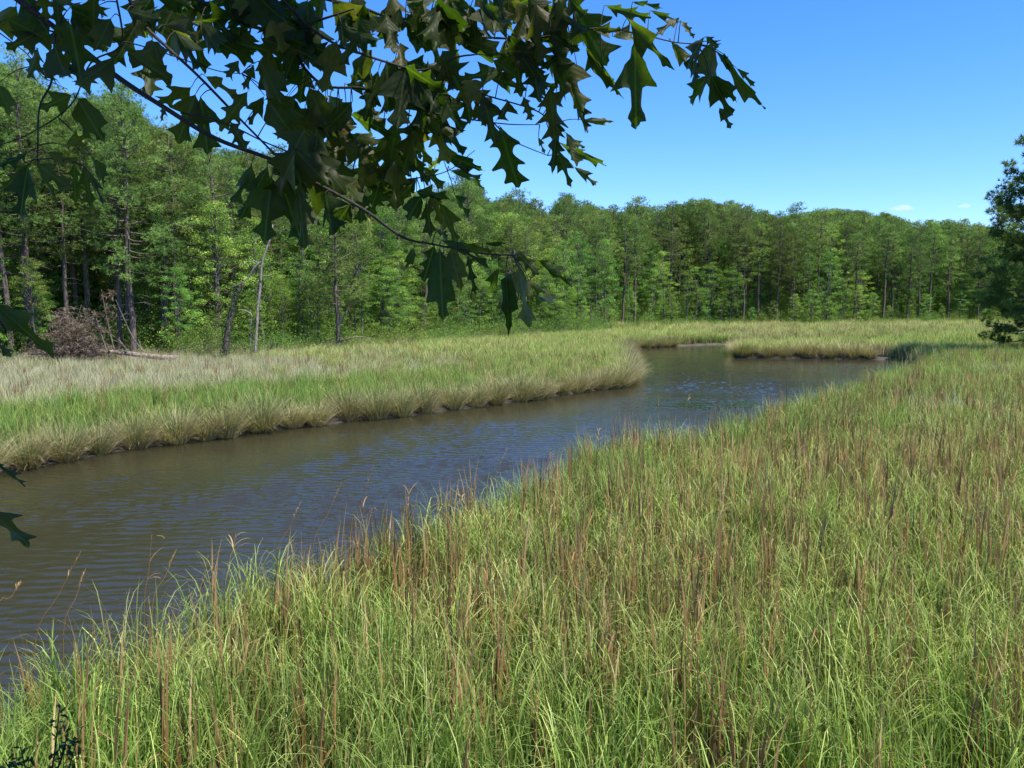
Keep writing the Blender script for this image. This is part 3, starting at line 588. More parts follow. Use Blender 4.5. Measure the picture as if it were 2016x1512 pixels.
# chosen pines on the left
for px, base_y, Yd, ty, nm, v, cb in ((262, 690, 57.5, 180, 'tall thick-trunked pine with a full rounded crown behind the fallen dead pine', 4, 0), (62, 690, 56.5, 112, 'tallest open-crowned pine against the sky at the upper left', 5, 0), (168, 690, 60, 205, 'slender pine left of the thick-trunked pine', 2, 0), (352, 690, 62, 258, 'slim pine just right of the thick-trunked pine', 2, 0), (428, 690, 64, 275, 'bare-trunked pine left of the pale dead snag', 5, 0)):
    p = at(px, 690, Yd); z = hgt(p[None, :2])[0]; top = at(px, ty, Yd)[2]; s = (top - z) / 19.0
    t = thing('pine_tree', nm, 'pine', (p[0], p[1], z - .05), rng.random() * 6.28, 'pines of the wood beyond the marsh', (s * 1.15, s * 1.15, s)); obj('trunk', PINES[v][0], t); obj('crown', PINES[v][1], t)
cnt = {}
for t, kind, rowname, px in sorted(placed, key=lambda a: a[3]):
    mark = next(m for a, b, m in MARKS if a <= px < b); key = (kind, rowname, mark); cnt[key] = cnt.get(key, 0) + 1
    look = {'pine': 'tall pine', 'broad': 'leafy tree'}[kind]
    t['label'] = '%s %s of the %s, %s' % (ordinal(cnt[key]), look, rowname, mark)
# forked pine at the wood's edge
fp = at(668, 672, 68); z = hgt(fp[None, :2])[0]
tA = pine_meshes(41, 12.5, .28, 3.2, 60, 16, 11, .27, .035); t = thing('pine_tree', 'sunlit yellow-green forked pine at the wood edge, pale limb at mid trunk', 'pine', (fp[0], fp[1], z), .4, None, 1); obj('trunk', tA[0], t); obj('crown', tA[1], t)
g = Geo(); tube(g, smooth_line([(0, 0, 2.6), (.9, -.2, 4.1), (1.5, -.3, 5.6)], 4), np.linspace(.09, .03, 9), 6); tube(g, smooth_line([(.05, 0, 1.2), (1.6, -.3, 1.5), (3.0, -.5, 1.2)], 4), np.linspace(.07, .02, 9), 5); obj('pale_limb', g.mesh('pale_limb', M['log'], True), t)
# back of the wood, one mass
Pw = sample(-110, 200, 42, 230, .085); fw_ = sdf_forest(Pw); Pw = Pw[(fw_ > 14) & (fw_ < 52) & inview(Pw, 8)]; dz = Pw[:, 1]
pr = []
for a, b in (PINES[1], PINES[4], PINES[0]):
    for m_ in (a, b): pr.append(m_)
hh = np.array([(top_h(q, rng.uniform(2, 34))[0] - hgt(np.array([q]))[0]) / 19.0 for q in Pw]); pick = rng.integers(0, 3, len(Pw)) * 2
rzz = rng.random(len(Pw)) * 6.28; P2 = put(Pw)
o = scatter('distant_wood', pr, np.vstack([P2, P2]), np.concatenate([rzz, rzz]), np.concatenate([hh, hh]), np.concatenate([pick, pick + 1]), np.zeros(2 * len(Pw)), 'depths of the pine wood behind the skyline trees')
# undergrowth deep in the wood
Pu = np.concatenate([np.array(along_edge(1.7, o, .4, 1.2)) for o in (4, 8, 12, 16, 21, 27)]); Pu2 = sample(-110, 200, 42, 230, .14); fw_ = sdf_forest(Pu2); Pu2 = Pu2[(fw_ > 12) & (fw_ < 56) & inview(Pu2, 6)]
un = len(Pu) + len(Pu2); us = np.concatenate([rng.uniform(.9, 1.7, len(Pu)), rng.uniform(2.2, 3.2, len(Pu2))]); ui = rng.integers(0, 4, un); br = rng.random(un) < .35; us[br] *= .36; ui[br] = rng.integers(4, 6, br.sum())
scatter('undergrowth', [s_m[1] for s_m in SHRUBS] + [BROADS[2][1], BROADS[0][1]], put(np.vstack([Pu, Pu2])), rng.random(un) * 6.28, us, ui, np.zeros(un), 'leafy undergrowth between the trunks of the wood')
# bushes along the edge of the wood
bush = []
for q in along_edge(2.4, -1.7, .4, 1.0):
    px = project(np.array([q[0], q[1], 1.0]))[0]
    if px < -60 or px > 2080 or (30 < px < 345): continue
    bush.append((px, q))
cb_ = {}
for px, q in sorted(bush, key=lambda a: a[0]):
    v = int(rng.integers(0, 4)); z = hgt(np.array([q]))[0]; s = rng.uniform(.7, 1.2) * (1 if px < 1200 else .8); mark = next(m for a, b, m in MARKS if a <= px < b); cb_[mark] = cb_.get(mark, 0) + 1
    mark = mark.replace('behind', 'by')
    t = thing('bush', '%s low green bush under the trees, %s' % (ordinal(cb_[mark.replace('by the', 'behind the')] if mark.replace('by the', 'behind the') in cb_ else cb_.get(mark, 1)), mark), 'bush', (q[0], q[1], z - .05), rng.random() * 6.28, 'bushes along the foot of the wood', s)
    obj('stems', SHRUBS[v][0], t); obj('foliage', SHRUBS[v][1], t)

# ------------------------------------------------------------------ big dark pine on the right
bp_ = gnd(2032, 676, .8); bp_ = at(2034, 660, 60.0); z = hgt(bp_[None, :2])[0]; top = at(2034, 285, 60)[2]
bm = pine_meshes(51, top - z, .05, 3.5, 120, 26, 14, .34, .045, 'pine_dark', .26, True)
t = thing('pine_tree', 'big dark pine with drooping lower limbs at the right frame edge', 'pine', (bp_[0], bp_[1], z), 1.0, None, 1); obj('trunk', bm[0], t); obj('crown', bm[1], t)
for k, (px, Yd, ty) in enumerate(((2210, 57, 290), (2270, 68, 300))):
    p = at(px, 660, Yd); z = hgt(p[None, :2])[0]; s = (at(px, ty, Yd)[2] - z) / 19
    t = thing('pine_tree', ('pine outside the frame just right of the big dark pine', 'farther pine outside the frame beyond the big dark pine')[k], 'pine', (p[0], p[1], z), 2.0 + k, None, s); obj('trunk', PINES[1][0], t); obj('crown', PINES[1][1], t)

# ------------------------------------------------------------------ dead wood on the left
def W(px, py, Y): return at(px, py, Y)
fp0 = W(350, 697, 54.0)
t = thing('fallen_pine', 'fallen dead pine with a heap of brown branches on the marsh edge', 'fallen tree', tuple(W(230, 700, 53.5)))
T0 = np.array(t.location)
g = Geo(); tube(g, smooth_line([W(352, 706, 54.5) - T0, W(300, 702, 54) - T0, W(200, 692, 53.5) - T0, W(60, 697, 53) - T0], 5), np.linspace(.22, .09, 16), 9)
obj('trunk', g.mesh('fallen_trunk', M['log'], True), t)
g = Geo(); gn = Geo(); C = []; D = []
limbs = [((250, 690), (232, 668), (190, 640)), ((282, 692), (262, 665), (243, 625), (228, 590)), ((200, 690), (165, 660), (140, 618)), ((180, 690), (150, 650), (160, 600)), ((150, 690), (110, 670), (95, 640)), ((210, 690), (195, 645), (185, 610)), ((120, 692), (70, 690), (30, 705)), ((170, 695), (200, 700), (245, 704)), ((140, 690), (120, 640), (125, 615)), ((280, 690), (276, 678), (272, 668)), ((225, 690), (210, 625), (200, 570))]
for L_ in limbs:
    Y = 53.5 + rng.uniform(-1.2, 1.2); P3 = smooth_line([W(x, y, Y) - T0 for x, y in L_], 5); tube(g, P3, np.linspace(.05, .012, len(P3)), 5)
for i in range(620):
    px = rng.normal(145, 36) if i % 4 else rng.normal(150, 75); py = rng.uniform(604, 706) if i % 4 else rng.uniform(680, 708); 
    if py < 612 + abs(px - 150) * .7 + 26 * math.sin(px * .09) * (py < 660) or px > 330: continue
    Y = 53.5 + rng.uniform(-1.6, 1.6); b = W(px, py, Y) - T0; d_ = np.array([rng.normal(0, .6), rng.normal(0, .5), rng.normal(-.1, .35)]); e = b + d_ * rng.uniform(.5, 1.5)
    tube(g, [b, (b + e) / 2 + np.array([0, 0, .1]), e], [.02, .012, .005], 3, cap=False)
    if px < 215 or rng.random() < .3:
        for s in np.linspace(.3, 1, 4): C.append(b + (e - b) * s + rng.normal(0, .08, 3)); D.append(d_ * .4 + np.array([0, 0, -.4]))
for i in range(60):
    b = W(rng.normal(212, 9), rng.uniform(570, 640), 53.5 + rng.uniform(-.5, .5)) - T0; C.append(b); D.append(np.array([0, 0, -.3]))
needles(gn, np.array(C), np.array(D), 12, .24, .028, .7)
obj('branch', g.mesh('dead_branches', M['brush'], True), t, kind='stuff'); obj('needles', gn.mesh('dead_needles', M['brown']), t, kind='stuff')
# pale snag and leaning ivy-clad trunk
t = thing('dead_snag', 'tall pale broken dead snag at the wood edge', 'dead tree', tuple(W(503, 690, 56))); T0 = np.array(t.location)
g = Geo(); P3 = smooth_line([W(502, 695, 56) - T0, W(506, 640, 56) - T0, W(508, 600, 56) - T0, W(513, 560, 56) - T0, W(515, 525, 56) - T0, W(523, 495, 56) - T0, W(534, 465, 56) - T0, W(537, 443, 56) - T0], 4); tube(g, P3, np.linspace(.11, .04, len(P3)) * rng.uniform(.85, 1.15, len(P3)), 8)
obj('trunk', g.mesh('snag_trunk', M['deadwood'], True), t)
for L_, r0 in ((((515, 515), (500, 528), (490, 545), (478, 556)), .08), (((512, 520), (495, 512), (480, 522), (479, 530)), .04), (((516, 543), (530, 543), (538, 547)), .035), (((470, 610), (484, 612), (496, 622), (492, 650), (494, 685)), .05), (((478, 556), (465, 562), (452, 566)), .04)):
    g = Geo(); P3 = smooth_line([W(x, y, 55.8) - T0 for x, y in L_], 4); tube(g, P3, np.linspace(r0, r0 * .4, len(P3)), 6); obj('limb', g.mesh('snag_limb', M['deadwood'], True), t)
t = thing('ivy_clad_trunk', 'dark leaning trunk wrapped in ivy just left of the pale snag', 'dead tree', tuple(W(445, 690, 55.5))); T0 = np.array(t.location)
g = Geo(); P3 = smooth_line([W(444, 695, 55.5) - T0, W(450, 640, 55.5) - T0, W(464, 585, 55.6) - T0, W(478, 556, 55.7) - T0], 5); tube(g, P3, np.linspace(.24, .12, len(P3)), 8); obj('trunk', g.mesh('leaning_trunk', M['bark'], True), t)
g = Geo(); C = P3[rng.integers(0, len(P3) - 2, 2600)] + rng.normal(0, .20, (2600, 3)); leaves(g, C, .10, .2); obj('ivy', g.mesh('ivy', M['ivy']), t, kind='stuff')

# ------------------------------------------------------------------ tall single reeds against the water
def reed(px0, py0, px1, py1, Y, look, head, rad=.006):
    a, b = W(px0, py0, Y), W(px1, py1, Y + .15); base = np.array([a[0] - (b[0] - a[0]) * .2, a[1], hgt(np.array([[a[0], a[1]]]))[0]])
    t = thing('reed_stalk', look, 'reed', tuple(base), 0, 'tall reed stalks standing above the near bank'); P3 = smooth_line([np.zeros(3), a - base, (a + b) / 2 - base + np.array([.01, 0, .02]), b - base], 4)
    g = Geo(); tube(g, P3, np.linspace(rad, rad * .35, len(P3)), 5); obj('stem', g.mesh('reed_stem', M['dead'], True), t)
    if head:
        g = Geo(); n = 34; u = rng.random(n); k = b - a; C = (b - base) - k * (u * .30)[:, None]; strips(g, C, rng.normal(0, .8, n) + math.atan2(k[1], k[0]), rng.uniform(.1, .5, n), rng.uniform(0, .5, n), .055 * (.4 + u), np.full(n, .004), 3, rng.uniform(.6, 1, n)); obj('seed_head', g.mesh('reed_head', M['dead']), t)
    else:
        g = Geo(); n = 4; u = rng.uniform(.3, .9, n); C = (a - base) + (b - a) * u[:, None]; strips(g, C, rng.normal(.5, .8, n), rng.uniform(.3, .6, n), rng.uniform(.8, 2.2, n), rng.uniform(.18, .35, n), np.full(n, .014), 4, rng.uniform(.5, 1, n)); obj('dry_leaf', g.mesh('reed_leaves', M['dead']), t, kind='stuff')
RE = [(-5, 1215, 42, 1147, 7.0, 1), (70, 1262, 158, 1088, 7.4, 1), (125, 1245, 168, 1122, 7.6, 1), (284, 1200, 299, 1052, 8.6, 0), (300, 1195, 347, 1083, 8.6, 1), (392, 1185, 410, 1093, 9.0, 0), (452, 1120, 464, 1050, 10, 0), (545, 1095, 592, 990, 11, 1), (615, 1080, 673, 950, 11.5, 1), (690, 1070, 736, 910, 12, 1), (725, 1060, 712, 985, 12.4, 0), (800, 1040, 806, 960, 13, 0),
      (948, 1000, 998, 885, 14.3, 1), (905, 1010, 912, 950, 14, 0), (1075, 950, 1082, 880, 16, 0), (1180, 900, 1178, 815, 19, 0), (1200, 890, 1214, 820, 19.5, 1), (1299, 850, 1296, 780, 23, 1), (1342, 840, 1356, 778, 24, 0), (1440, 815, 1437, 740, 26, 1), (1582, 785, 1580, 712, 31, 1), (1622, 775, 1612, 703, 33, 1), (1650, 760, 1646, 702, 35, 1), (1700, 745, 1668, 690, 39, 1), (1755, 735, 1776, 693, 42, 1)]
for k, (a, b, c, d_, Y, hd) in enumerate(RE):
    reed(a, b, c, d_, Y, ('%s reed stalk %s, %s from the left against the water' % (('brown', 'pale')[hd], ('with a torn dry leaf', 'with a feathery head')[hd], ordinal(k + 1))), hd)

# ------------------------------------------------------------------ the oak over the camera
def lobes(ts, pt):                         # rounded bays between pointed lobes
    x, y = map(np.array, zip(*pt)); out = np.interp(ts, x, y)
    for k, t in enumerate(ts):
        i = min(max(int(np.searchsorted(x, t)) - 1, 0), len(x) - 2); a, b = y[i], y[i + 1]; u = (t - x[i]) / max(x[i + 1] - x[i], 1e-6)
        out[k] = a + (b - a) * (u ** 1.7 if b > a else 1 - (1 - u) ** 1.7)
    return out
def leaf_mesh(seed, prof, droop, fold, mat='oak'):
    r = np.random.default_rng(seed); ts = np.linspace(0, 1, 29); g = Geo(); V = []; A = []; B = []
    side = {}
    for sgn in (-1, 1):
        pt = [(min(1, max(0, t + (r.normal(0, .012) if 0 < t < 1 else 0))), max(0, w * r.uniform(.8, 1.15))) for t, w in prof]; pt.sort(); side[sgn] = lobes(ts, pt)
    for t in range(29):
        for s in (-1, -.5, 0, .5, 1):
            sg = -1 if s < 0 else 1; wd = side[sg][t]; x = s * wd; y = ts[t] + .26 * abs(s) ** 1.6 * wd
            z = -droop * ts[t] ** 2 + fold * abs(x) + .03 * math.sin(9 * ts[t] + s * 2 + seed) * abs(s)
            V.append((x, y, z)); A.append(abs(x) * 2); B.append(ts[t])
    Q = [[t * 5 + c, t * 5 + c + 1, (t + 1) * 5 + c + 1, (t + 1) * 5 + c] for t in range(28) for c in range(4)]
    g.add(V, Q, a=np.array(A), b=np.array(B)); return g.mesh('oak_leaf', M[mat], True)
PR = [[(0, 0), (.08, .12), (.20, .30), (.34, .50), (.42, .15), (.58, .13), (.78, .36), (.84, .12), (.93, .08), (1, 0)],
      [(0, 0), (.10, .20), (.26, .38), (.44, .52), (.50, .16), (.66, .10), (.82, .30), (.87, .12), (.94, .07), (1, 0)],
      [(0, 0), (.06, .10), (.20, .40), (.27, .18), (.36, .17), (.52, .52), (.59, .15), (.68, .13), (.82, .32), (.87, .10), (.94, .07), (1, 0)],
      [(0, 0), (.10, .22), (.24, .36), (.36, .42), (.50, .38), (.64, .48), (.70, .18), (.78, .13), (.86, .20), (.90, .09), (1, 0)]]
LEAVES = [leaf_mesh(i, PR[i % 4], (.05, .22, .12, .3)[i % 4] * (1 if i < 4 else .5), (.1, .25, .35, .15)[(i // 2) % 4]) for i in range(10)]
SPEAR = leaf_mesh(77, [(0, 0), (.08, .1), (.16, .12), (.2, .2), (.34, .38), (.43, .5), (.47, .18), (.55, .12), (.72, .11), (.8, .18), (.85, .24), (.88, .12), (.94, .1), (1, 0)], .03, .1)
YEL = leaf_mesh(5, PR[2], .1, .15, 'oak_yellow')
TX, TY = -3.4, .3
oak = thing('oak_tree', 'shaded oak overhanging the view from above with dark lobed leaves', 'oak', (TX, TY, 2.6))
OT = np.array([TX, TY, 2.6])
BOUGHS = [  # depth, radius, radius, points in the photo
    (2.0, .0105, .0025, [(20, -12), (100, 50), (230, 150), (330, 215), (420, 270), (540, 315), (640, 370), (720, 415), (790, 465), (850, 480), (950, 500), (1010, 503)]),
    (2.1, .0065, .004, [(248, -12), (280, 48), (335, 98), (400, 157), (465, 228), (540, 305)]),
    (2.25, .008, .0035, [(377, -8), (460, 34), (524, 62), (575, 95), (600, 135), (640, 165), (720, 178), (790, 195), (860, 178)]),
    (2.25, .006, .003, [(528, 60), (580, 45), (650, 35), (700, 25)]),
    (2.15, .0055, .003, [(547, -10), (603, 45), (664, 90), (700, 107), (763, 120), (830, 133), (900, 118), (934, 112)]),
    (2.35, .0065, .002, [(560, -20), (700, 5), (758, 33), (848, 52), (952, 70), (1087, 66), (1180, 60), (1260, 72), (1330, 77), (1375, 84)]),
    (2.3, .004, .002, [(830, 133), (900, 165), (960, 190), (1060, 225), (1080, 250)]),
    (2.4, .005, .0015, [(640, 320), (700, 338), (767, 353), (812, 355), (880, 335), (934, 293)]),
    (2.3, .0035, .0015, [(760, 205), (893, 225), (992, 245), (1062, 250)]),
    (2.3, .003, .0015, [(900, 160), (965, 230), (1005, 275), (1033, 292), (1078, 304)]),
    (1.95, .0035, .002, [(108, 66), (88, 150), (82, 211), (88, 283), (66, 312)]),
    (1.95, .0035, .0018, [(228, -10), (229, 60), (232, 100), (190, 132), (132, 204), (40, 262), (-15, 296)]),
    (2.1, .0028, .0015, [(95, 60), (180, 75), (250, 85), (330, 110), (420, 135), (470, 140)]),
    (2.05, .0025, .0012, [(-10, 58), (40, 100), (85, 150), (145, 182)]),
    (2.0, .003, .0018, [(355, 222), (400, 226), (470, 255), (530, 285), (600, 310), (660, 330)]),
    (1.7, .004, .002, [(-200, 560), (-60, 620), (-10, 640)]), (1.6, .004, .002, [(-220, 860), (-90, 890), (-30, 900)]), (1.6, .004, .002, [(-220, 950), (-90, 980), (-35, 998)])]
LV = []
def lf(s, tone='d', sh=None):
    for q in s.split(';'):
        v = [float(x) for x in q.split()]
        if v: LV.append((v, tone, sh))
lf('85 65 28 35 50;95 55 50 98 50;100 -12 162 25 50;85 -12 92 40 40;188 -28 180 52 60;195 10 214 40 30;135 38 165 160 85;250 20 318 42 60;75 95 60 152 40;90 130 105 164 30;143 186 80 215 45;153 194 195 268 60;225 112 150 178 60;250 100 332 155 55;300 80 328 160 55;325 48 398 76 40;345 60 395 142 45;378 170 314 205 50;385 185 350 280 75;395 190 408 302 75;130 286 178 262 34;-5 165 18 222 42;190 45 258 85 40;150 50 130 130 50;322 208 322 236 14')
lf('395 40 440 112 50;380 60 402 142 48;445 80 530 98 55;420 75 497 122 45;500 0 540 42 50;560 -12 602 42 55;590 30 640 128 90;540 65 650 105 60;600 100 658 138 36;660 10 705 82 50;672 50 748 96 45;700 30 742 92 45;525 110 582 162 55;510 120 560 202 60;500 128 480 176 30;404 150 470 190 32;521 188 488 246 32;540 165 552 228 50;560 195 528 218 36;600 130 590 202 60;560 200 604 292 70;540 225 620 262 80;600 255 560 332 85;690 225 772 262 60;600 210 640 312 85;640 240 700 302 70;760 120 770 222 95;470 120 445 155 34')
lf('800 125 780 252 95;842 120 830 278 100;870 100 902 172 90;860 240 916 302 44;770 -12 790 60 60;800 0 862 50 55;860 -22 900 32 50;905 -12 905 56 50;970 -22 1000 42 46;1040 -5 1082 42 50;1120 -5 1152 32 50;800 50 850 102 52;880 55 960 92 50;920 40 962 102 30;900 80 1000 112 45;1000 100 1062 104 50;935 205 955 249 34;960 150 1042 172 42;1040 160 1102 172 40;1000 198 985 242 38;1030 190 1046 236 34;1084 172 1090 282 70;1098 105 1150 216 70;1120 170 1162 262 30;985 250 1018 369 88;1095 235 1092 332 38;1115 262 1135 326 35')
lf('1130 15 1195 128 115;1190 10 1282 38 36;1235 35 1314 132 40;1280 20 1340 46 16;1340 40 1366 72 18;1337 35 1293 66 24;1150 90 1216 190 24;1185 145 1218 174 14;1384 76 1345 138 36;1400 82 1388 168 50;1396 148 1346 208 42;1400 148 1440 230 46;1400 148 1453 196 30;1416 212 1439 252 26;1390 72 1416 96 30;1412 104 1436 140 18;1424 106 1494 218 26;1450 134 1485 170 17;1100 20 1090 90 60;1170 60 1225 60 30;1060 270 1072 302 14;1245 4 1302 14 15')
lf('1250 76 1252 250 92', 'd', 'spear')
lf('1320 80 1372 150 28;1365 118 1370 166 26;1205 72 1272 58 30;970 118 1018 152 42;930 178 968 210 44', 'g')
lf('495 325 460 402 42;527 328 475 432 48;535 348 520 472 85;552 352 592 474 85;560 345 602 372 32;588 378 602 492 60;640 380 655 462 60;600 350 682 442 70;692 398 650 462 46;715 372 710 442 42;620 300 682 382 80;600 320 540 345 50;455 240 482 292 48;640 320 700 372 60')
lf('860 295 948 337 32;800 298 790 372 40;820 350 780 402 40;820 378 882 392 36;830 385 800 432 45;840 398 846 462 36;865 398 906 478 42;815 488 801 528 22;855 483 835 552 54;866 488 870 627 64;886 488 906 562 46;920 500 936 578 22;995 540 1006 622 36;850 380 870 442 34')
lf('870 474 962 522 26;910 480 962 502 22;950 478 1002 482 10;1022 524 1040 642 54;1032 550 1082 582 26;1040 590 1042 642 26', 'g')
lf('292 112 296 182 70;645 188 682 242 36;640 205 690 218 30;720 205 752 242 36;700 262 742 288 36;690 280 736 312 36;730 288 780 332 42;770 300 832 332 42;812 262 830 312 30;738 328 762 372 40;760 368 802 396 36;735 368 790 400 32;800 280 842 362 40;830 328 872 372 36;885 335 951 352 26;925 350 957 371 14;1100 280 1191 327 34;1095 290 1125 367 30;1130 328 1176 366 22;1128 274 1152 293 16;1150 235 1200 241 16;1050 508 1123 558 32;1052 578 1090 606 16;700 395 694 412 20;1000 -10 1026 36 34;680 165 740 180 30', 'b')
lf('1010 490 1062 542 38;982 528 958 582 28;895 384 921 427 24;860 452 884 470 20', 'g')
lf('724 428 730 470 20;870 312 842 332 24', 'y')
lf('56 298 -4 332 28;60 322 5 372 38;56 324 36 428 58;70 320 138 372 52;85 350 121 402 15;90 300 146 320 22;145 322 150 397 34;165 324 180 407 34;182 310 213 362 27;170 330 206 405 18;-12 598 101 692 56;-28 650 22 702 30;-25 903 58 958 18;-34 996 58 1068 54')
for x0, y0, x1, y1, n in ((570, 160, 720, 330, 14), (600, -30, 1120, 30, 24), (770, 110, 960, 200, 12), (420, 30, 600, 110, 7), (60, 60, 160, 110, 2), (640, 240, 830, 370, 12), (970, 60, 1130, 140, 6), (0, -30, 400, -5, 6), (400, -30, 640, -5, 6), (700, 60, 860, 100, 4), (620, 120, 860, 290, 14), (0, -20, 420, 45, 16), (400, -20, 1120, 40, 22), (420, 60, 760, 200, 10), (960, 40, 1150, 150, 8)):
    for i in range(n):
        a = rng.normal(1.45, .65); l = rng.uniform(65, 105); x = rng.uniform(x0, x1); y = rng.uniform(y0, y1); LV.append(([x, y, x + l * math.cos(a), y + l * math.sin(a), l * rng.uniform(.5, .75)], 'd', None))
bpts = []
BOUGHS = [(Y, r0 * .56, r1 * .7, p) for Y, r0, r1, p in BOUGHS]
for (Y, r0, r1, pts) in BOUGHS:
    c = np.array([at(x, y, Y) for x, y in pts]); c[:, 1] += np.sin(np.arange(len(pts)) * 1.7) * .03; bpts.append(smooth_line(c, 6))
geos = [Geo() for _ in BOUGHS]; lvs = [[] for _ in BOUGHS]; bright = []; allpos = []
pix = [np.array([project(p)[:2] for p in b]) for b in bpts]
for v, tone, sh in LV:
    bx, by, tx, ty, wd = v; best = min(range(len(BOUGHS)), key=lambda i: (np.hypot(*(pix[i] - [bx, by]).T)).min()); dd = np.hypot(*(pix[best] - [bx, by]).T); k = int(dd.argmin()); node = bpts[best][k]
    Y = node[1] + rng.normal(0, .05) + (.12 if tone == 'b' else 0); b = at(bx, by, Y); e = at(bx + (tx - bx) * 1.03, by + (ty - by) * 1.03, Y + rng.normal(0, .05)); Yv = e - b; l = np.linalg.norm(Yv)
    if l < 1e-3: continue
    yn = Yv / l; view = EYE - (b + e) / 2; view /= np.linalg.norm(view); nn = view - yn * (view @ yn); nn /= np.linalg.norm(nn); xx = np.cross(yn, nn)
    th = rng.normal(0, .45); th = max(-.95, min(.95, th)); n2 = nn * math.cos(th) + xx * math.sin(th); x2 = np.cross(yn, n2)
    if rng.random() < .5: n2 = -n2; x2 = -x2
    ww = 1.0 * wd / F * Y / max(.55, math.cos(th)); me = SPEAR if sh == 'spear' else YEL if tone == 'y' else LEAVES[int(rng.integers(0, len(LEAVES)))]
    mt = Matrix([[x2[i] * ww, yn[i] * l, n2[i] * l, b[i] - OT[i]] for i in range(3)] + [[0, 0, 0, 1]])
    lvs[best].append((me, mt)); mid = (b + e) / 2; allpos.append((mid, tone))
    if tone == 'b': bright.append(mid)
    if dd.min() < 120:                    # stalk from the bough
        P3 = smooth_line([node, (node + b) / 2 + np.array([0, 0, .002 + .06 * np.linalg.norm(node - b)]), b], 4) - OT; tube(geos[best], P3, np.linspace(.0016, .0009, len(P3)), 4, cap=False)
n_leaf = 0; rest_leaves = Geo()
for i, (Y, r0, r1, pts) in enumerate(BOUGHS):
    c = bpts[i]
    if i in (0, 1, 2, 4, 5, 11, 15, 16, 17) or pts[0][1] < 0 or pts[0][0] < 0:
        p0 = c[0]; ext = np.array([p0 + (np.array([-.25, -.03, .33]) if pts[0][1] < 300 else np.array([-.3, 0, .15])), np.array([TX + .9, TY + .9, 6.2 + i * .05])]); c = np.vstack([smooth_line(np.vstack([ext[::-1], p0[None]]), 5)[:-1], c])
    tube(geos[i], c - OT, np.linspace(r0 * 1.5, r1, len(c)), 6)
    bo = obj('bough', geos[i].mesh('bough', M['twig'], True), oak)
    for me, mt in lvs[i]:
        n_leaf += 1
        if n_leaf <= 300: l = obj('leaf', me, bo); l.matrix_local = mt
        else:
            m4 = np.array(mt); co = np.empty(len(me.vertices) * 3, np.float32); me.vertices.foreach_get('co', co); co = co.reshape(-1, 3) @ m4[:3, :3].T + m4[:3, 3]
            qv = np.empty(len(me.polygons) * 4, np.int32); me.polygons.foreach_get('vertices', qv); ta = np.empty(len(me.vertices), np.float32); me.attributes['tint'].data.foreach_get('value', ta); rest_leaves.add(co, qv.reshape(-1, 4), a=ta, b=.5)
if rest_leaves.n: obj('foliage', rest_leaves.mesh('oak_foliage', M['oak'], True), oak, kind='stuff')
g = Geo(); tube(g, smooth_line([(0, 0, -.6), (0, 0, 2.2), (.1, .1, 5), (.3, 0, 9)], 5), np.linspace(.24, .10, 16), 10)
for k in range(12):
    a = -.9 + k * .17; e = np.array([4.2 * math.cos(a) * (.5 + .5 * (k % 3) / 2), 3.2 * math.sin(a) + .5, 5.2 + (k % 4) * .5]); tube(g, smooth_line([(.1, 0, 3.4 + .1 * k), e * .5 + np.array([0, 0, 1.6]), e], 4), np.linspace(.07, .015, 9), 6)
obj('trunk', g.mesh('oak_trunk', M['twig'], True), oak)
# unseen crown leaves placed to shade the boughs; gaps cut sunward of bright leaves
mids = np.array([p for p, tn in allpos]); C = []
for rep in range(60):
    up = rng.uniform(1.3, 3.6, len(mids)); C.append(mids + SUND * up[:, None] + rng.normal(0, .16, mids.shape))
C = np.concatenate(C); keep = np.ones(len(C), bool)
for b in bright:
    v = C - b; s = v @ SUND; keep &= (np.linalg.norm(v - s[:, None] * SUND, axis=1) > .22)
pxx, pyy, dzz = project(C); keep &= (pyy < -60) | (dzz < .1); C = C[keep]
g = Geo(); leaves(g, C - OT, .22 * rng.uniform(.8, 1.2, len(C)), .6, None, .8); o = obj('crown', g.mesh('oak_shade_crown', M['oak']), oak, kind='stuff')

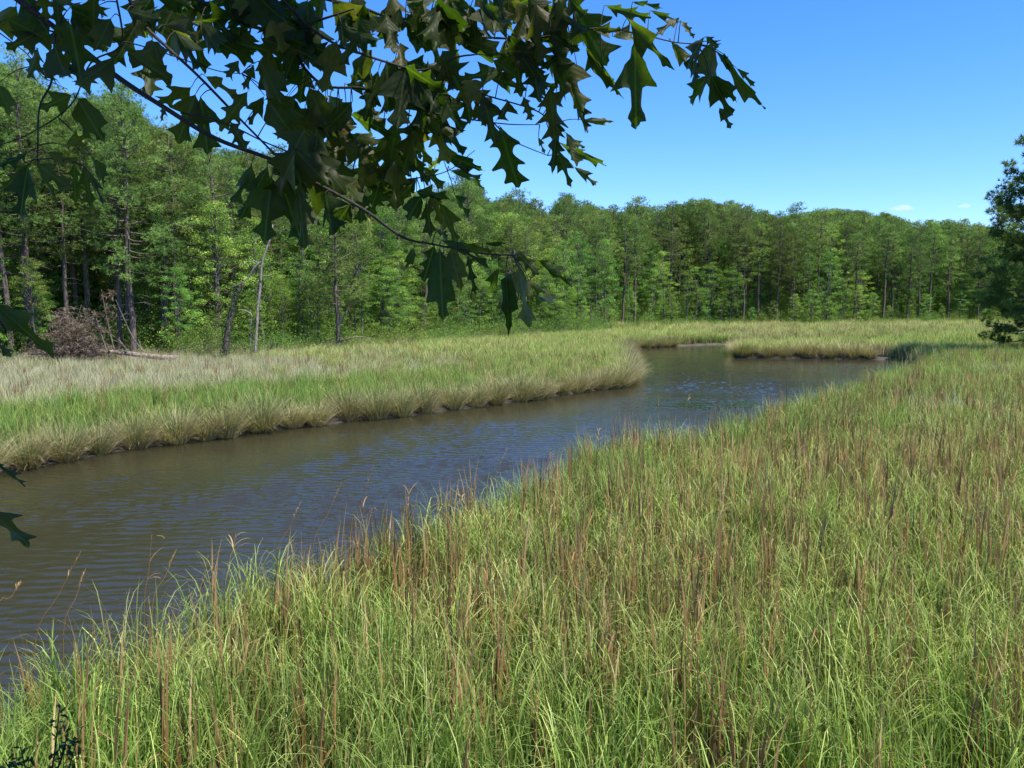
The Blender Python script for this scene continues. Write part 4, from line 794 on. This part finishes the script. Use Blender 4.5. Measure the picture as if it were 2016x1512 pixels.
# ------------------------------------------------------------------ dark evergreen sprigs at the bottom left
t = thing('evergreen_shrub', 'dark shaded evergreen sprigs at the bottom left corner', 'shrub', tuple(at(60, 1700, 3.2))); T0 = np.array(t.location); g = Geo(); gl = Geo(); C = []
for x0, y0, x1, y1 in ((60, 1640, 40, 1470), (80, 1640, 150, 1462), (70, 1640, 118, 1388), (60, 1600, 10, 1500), (90, 1560, 135, 1430)):
    P3 = smooth_line([at(x0, y0, 3.2) - T0, at((x0 + x1) / 2 + 8, (y0 + y1) / 2, 3.15) - T0, at(x1, y1, 3.1) - T0], 6); tube(g, P3, np.linspace(.006, .002, len(P3)), 5)
    for s in range(30):
        k = rng.uniform(.45, 1) * (len(P3) - 1); i0 = int(k) if k < len(P3) - 1 else len(P3) - 2; C.append(P3[i0] + (P3[i0 + 1] - P3[i0]) * (k - i0) + rng.normal(0, .022, 3))
leaves(gl, np.array(C), .036, .4, None, .45); obj('stems', g.mesh('sprig_stems', M['twig'], True), t); obj('foliage', gl.mesh('sprig_leaves', M['ivy']), t)

# ------------------------------------------------------------------ two small clouds
def cloud(px, py, wpx, hpx, label):
    Y = 3200.0; c = at(px, py, Y); sx = wpx / F * Y / 2; sz = hpx / F * Y / 2
    m, N, L = new_mat('cloud_vapour'); v = N.new('ShaderNodeVolumePrincipled'); v.inputs['Color'].default_value = (1, 1, 1, 1); v.inputs['Density'].default_value = .016; v.inputs['Anisotropy'].default_value = .2
    o = N.new('ShaderNodeOutputMaterial'); L.new(v.outputs[0], o.inputs['Volume']); import bmesh
    bm = bmesh.new(); bmesh.ops.create_icosphere(bm, subdivisions=4, radius=1)
    for q in bm.verts:
        d = q.co.copy(); k = 1 + .55 * (fbm(d.x * 2.2 + 9 + px, d.z * 3 + d.y * 2 + 4) - .5) * 2; q.co = Vector((d.x * sx * k, d.y * sx * .7 * k, d.z * sz * k * (1 if d.z > 0 else .5)))
    me = bpy.data.meshes.new('cloud'); bm.to_mesh(me); bm.free(); me.materials.append(m); ob = obj('cloud', me, loc=tuple(c)); ob['label'] = label; ob['category'] = 'cloud'
cloud(1777, 411, 40, 15, 'larger of two tiny white clouds above the far wood'); cloud(1899, 407, 26, 11, 'smaller tiny white cloud nearer the big dark pine')

# ------------------------------------------------------------------ weed floating in the bend
q = gnd(1390, 795, 0.012); n = 1500; C = np.column_stack([q[0] + rng.normal(0, 1.5, n), q[1] + rng.normal(0, 1.1, n), np.full(n, .012)]); C = C[fbm(C[:, 0] * 1.2, C[:, 1] * 2.4) > .48]
g = Geo(); leaves(g, C, .12, .97, None, .5); o = obj('floating_weed', g.mesh('floating_weed', M['ivy']), kind='stuff'); o['label'] = 'dark weed floating on the water by the near bank'; o['category'] = 'water weed'
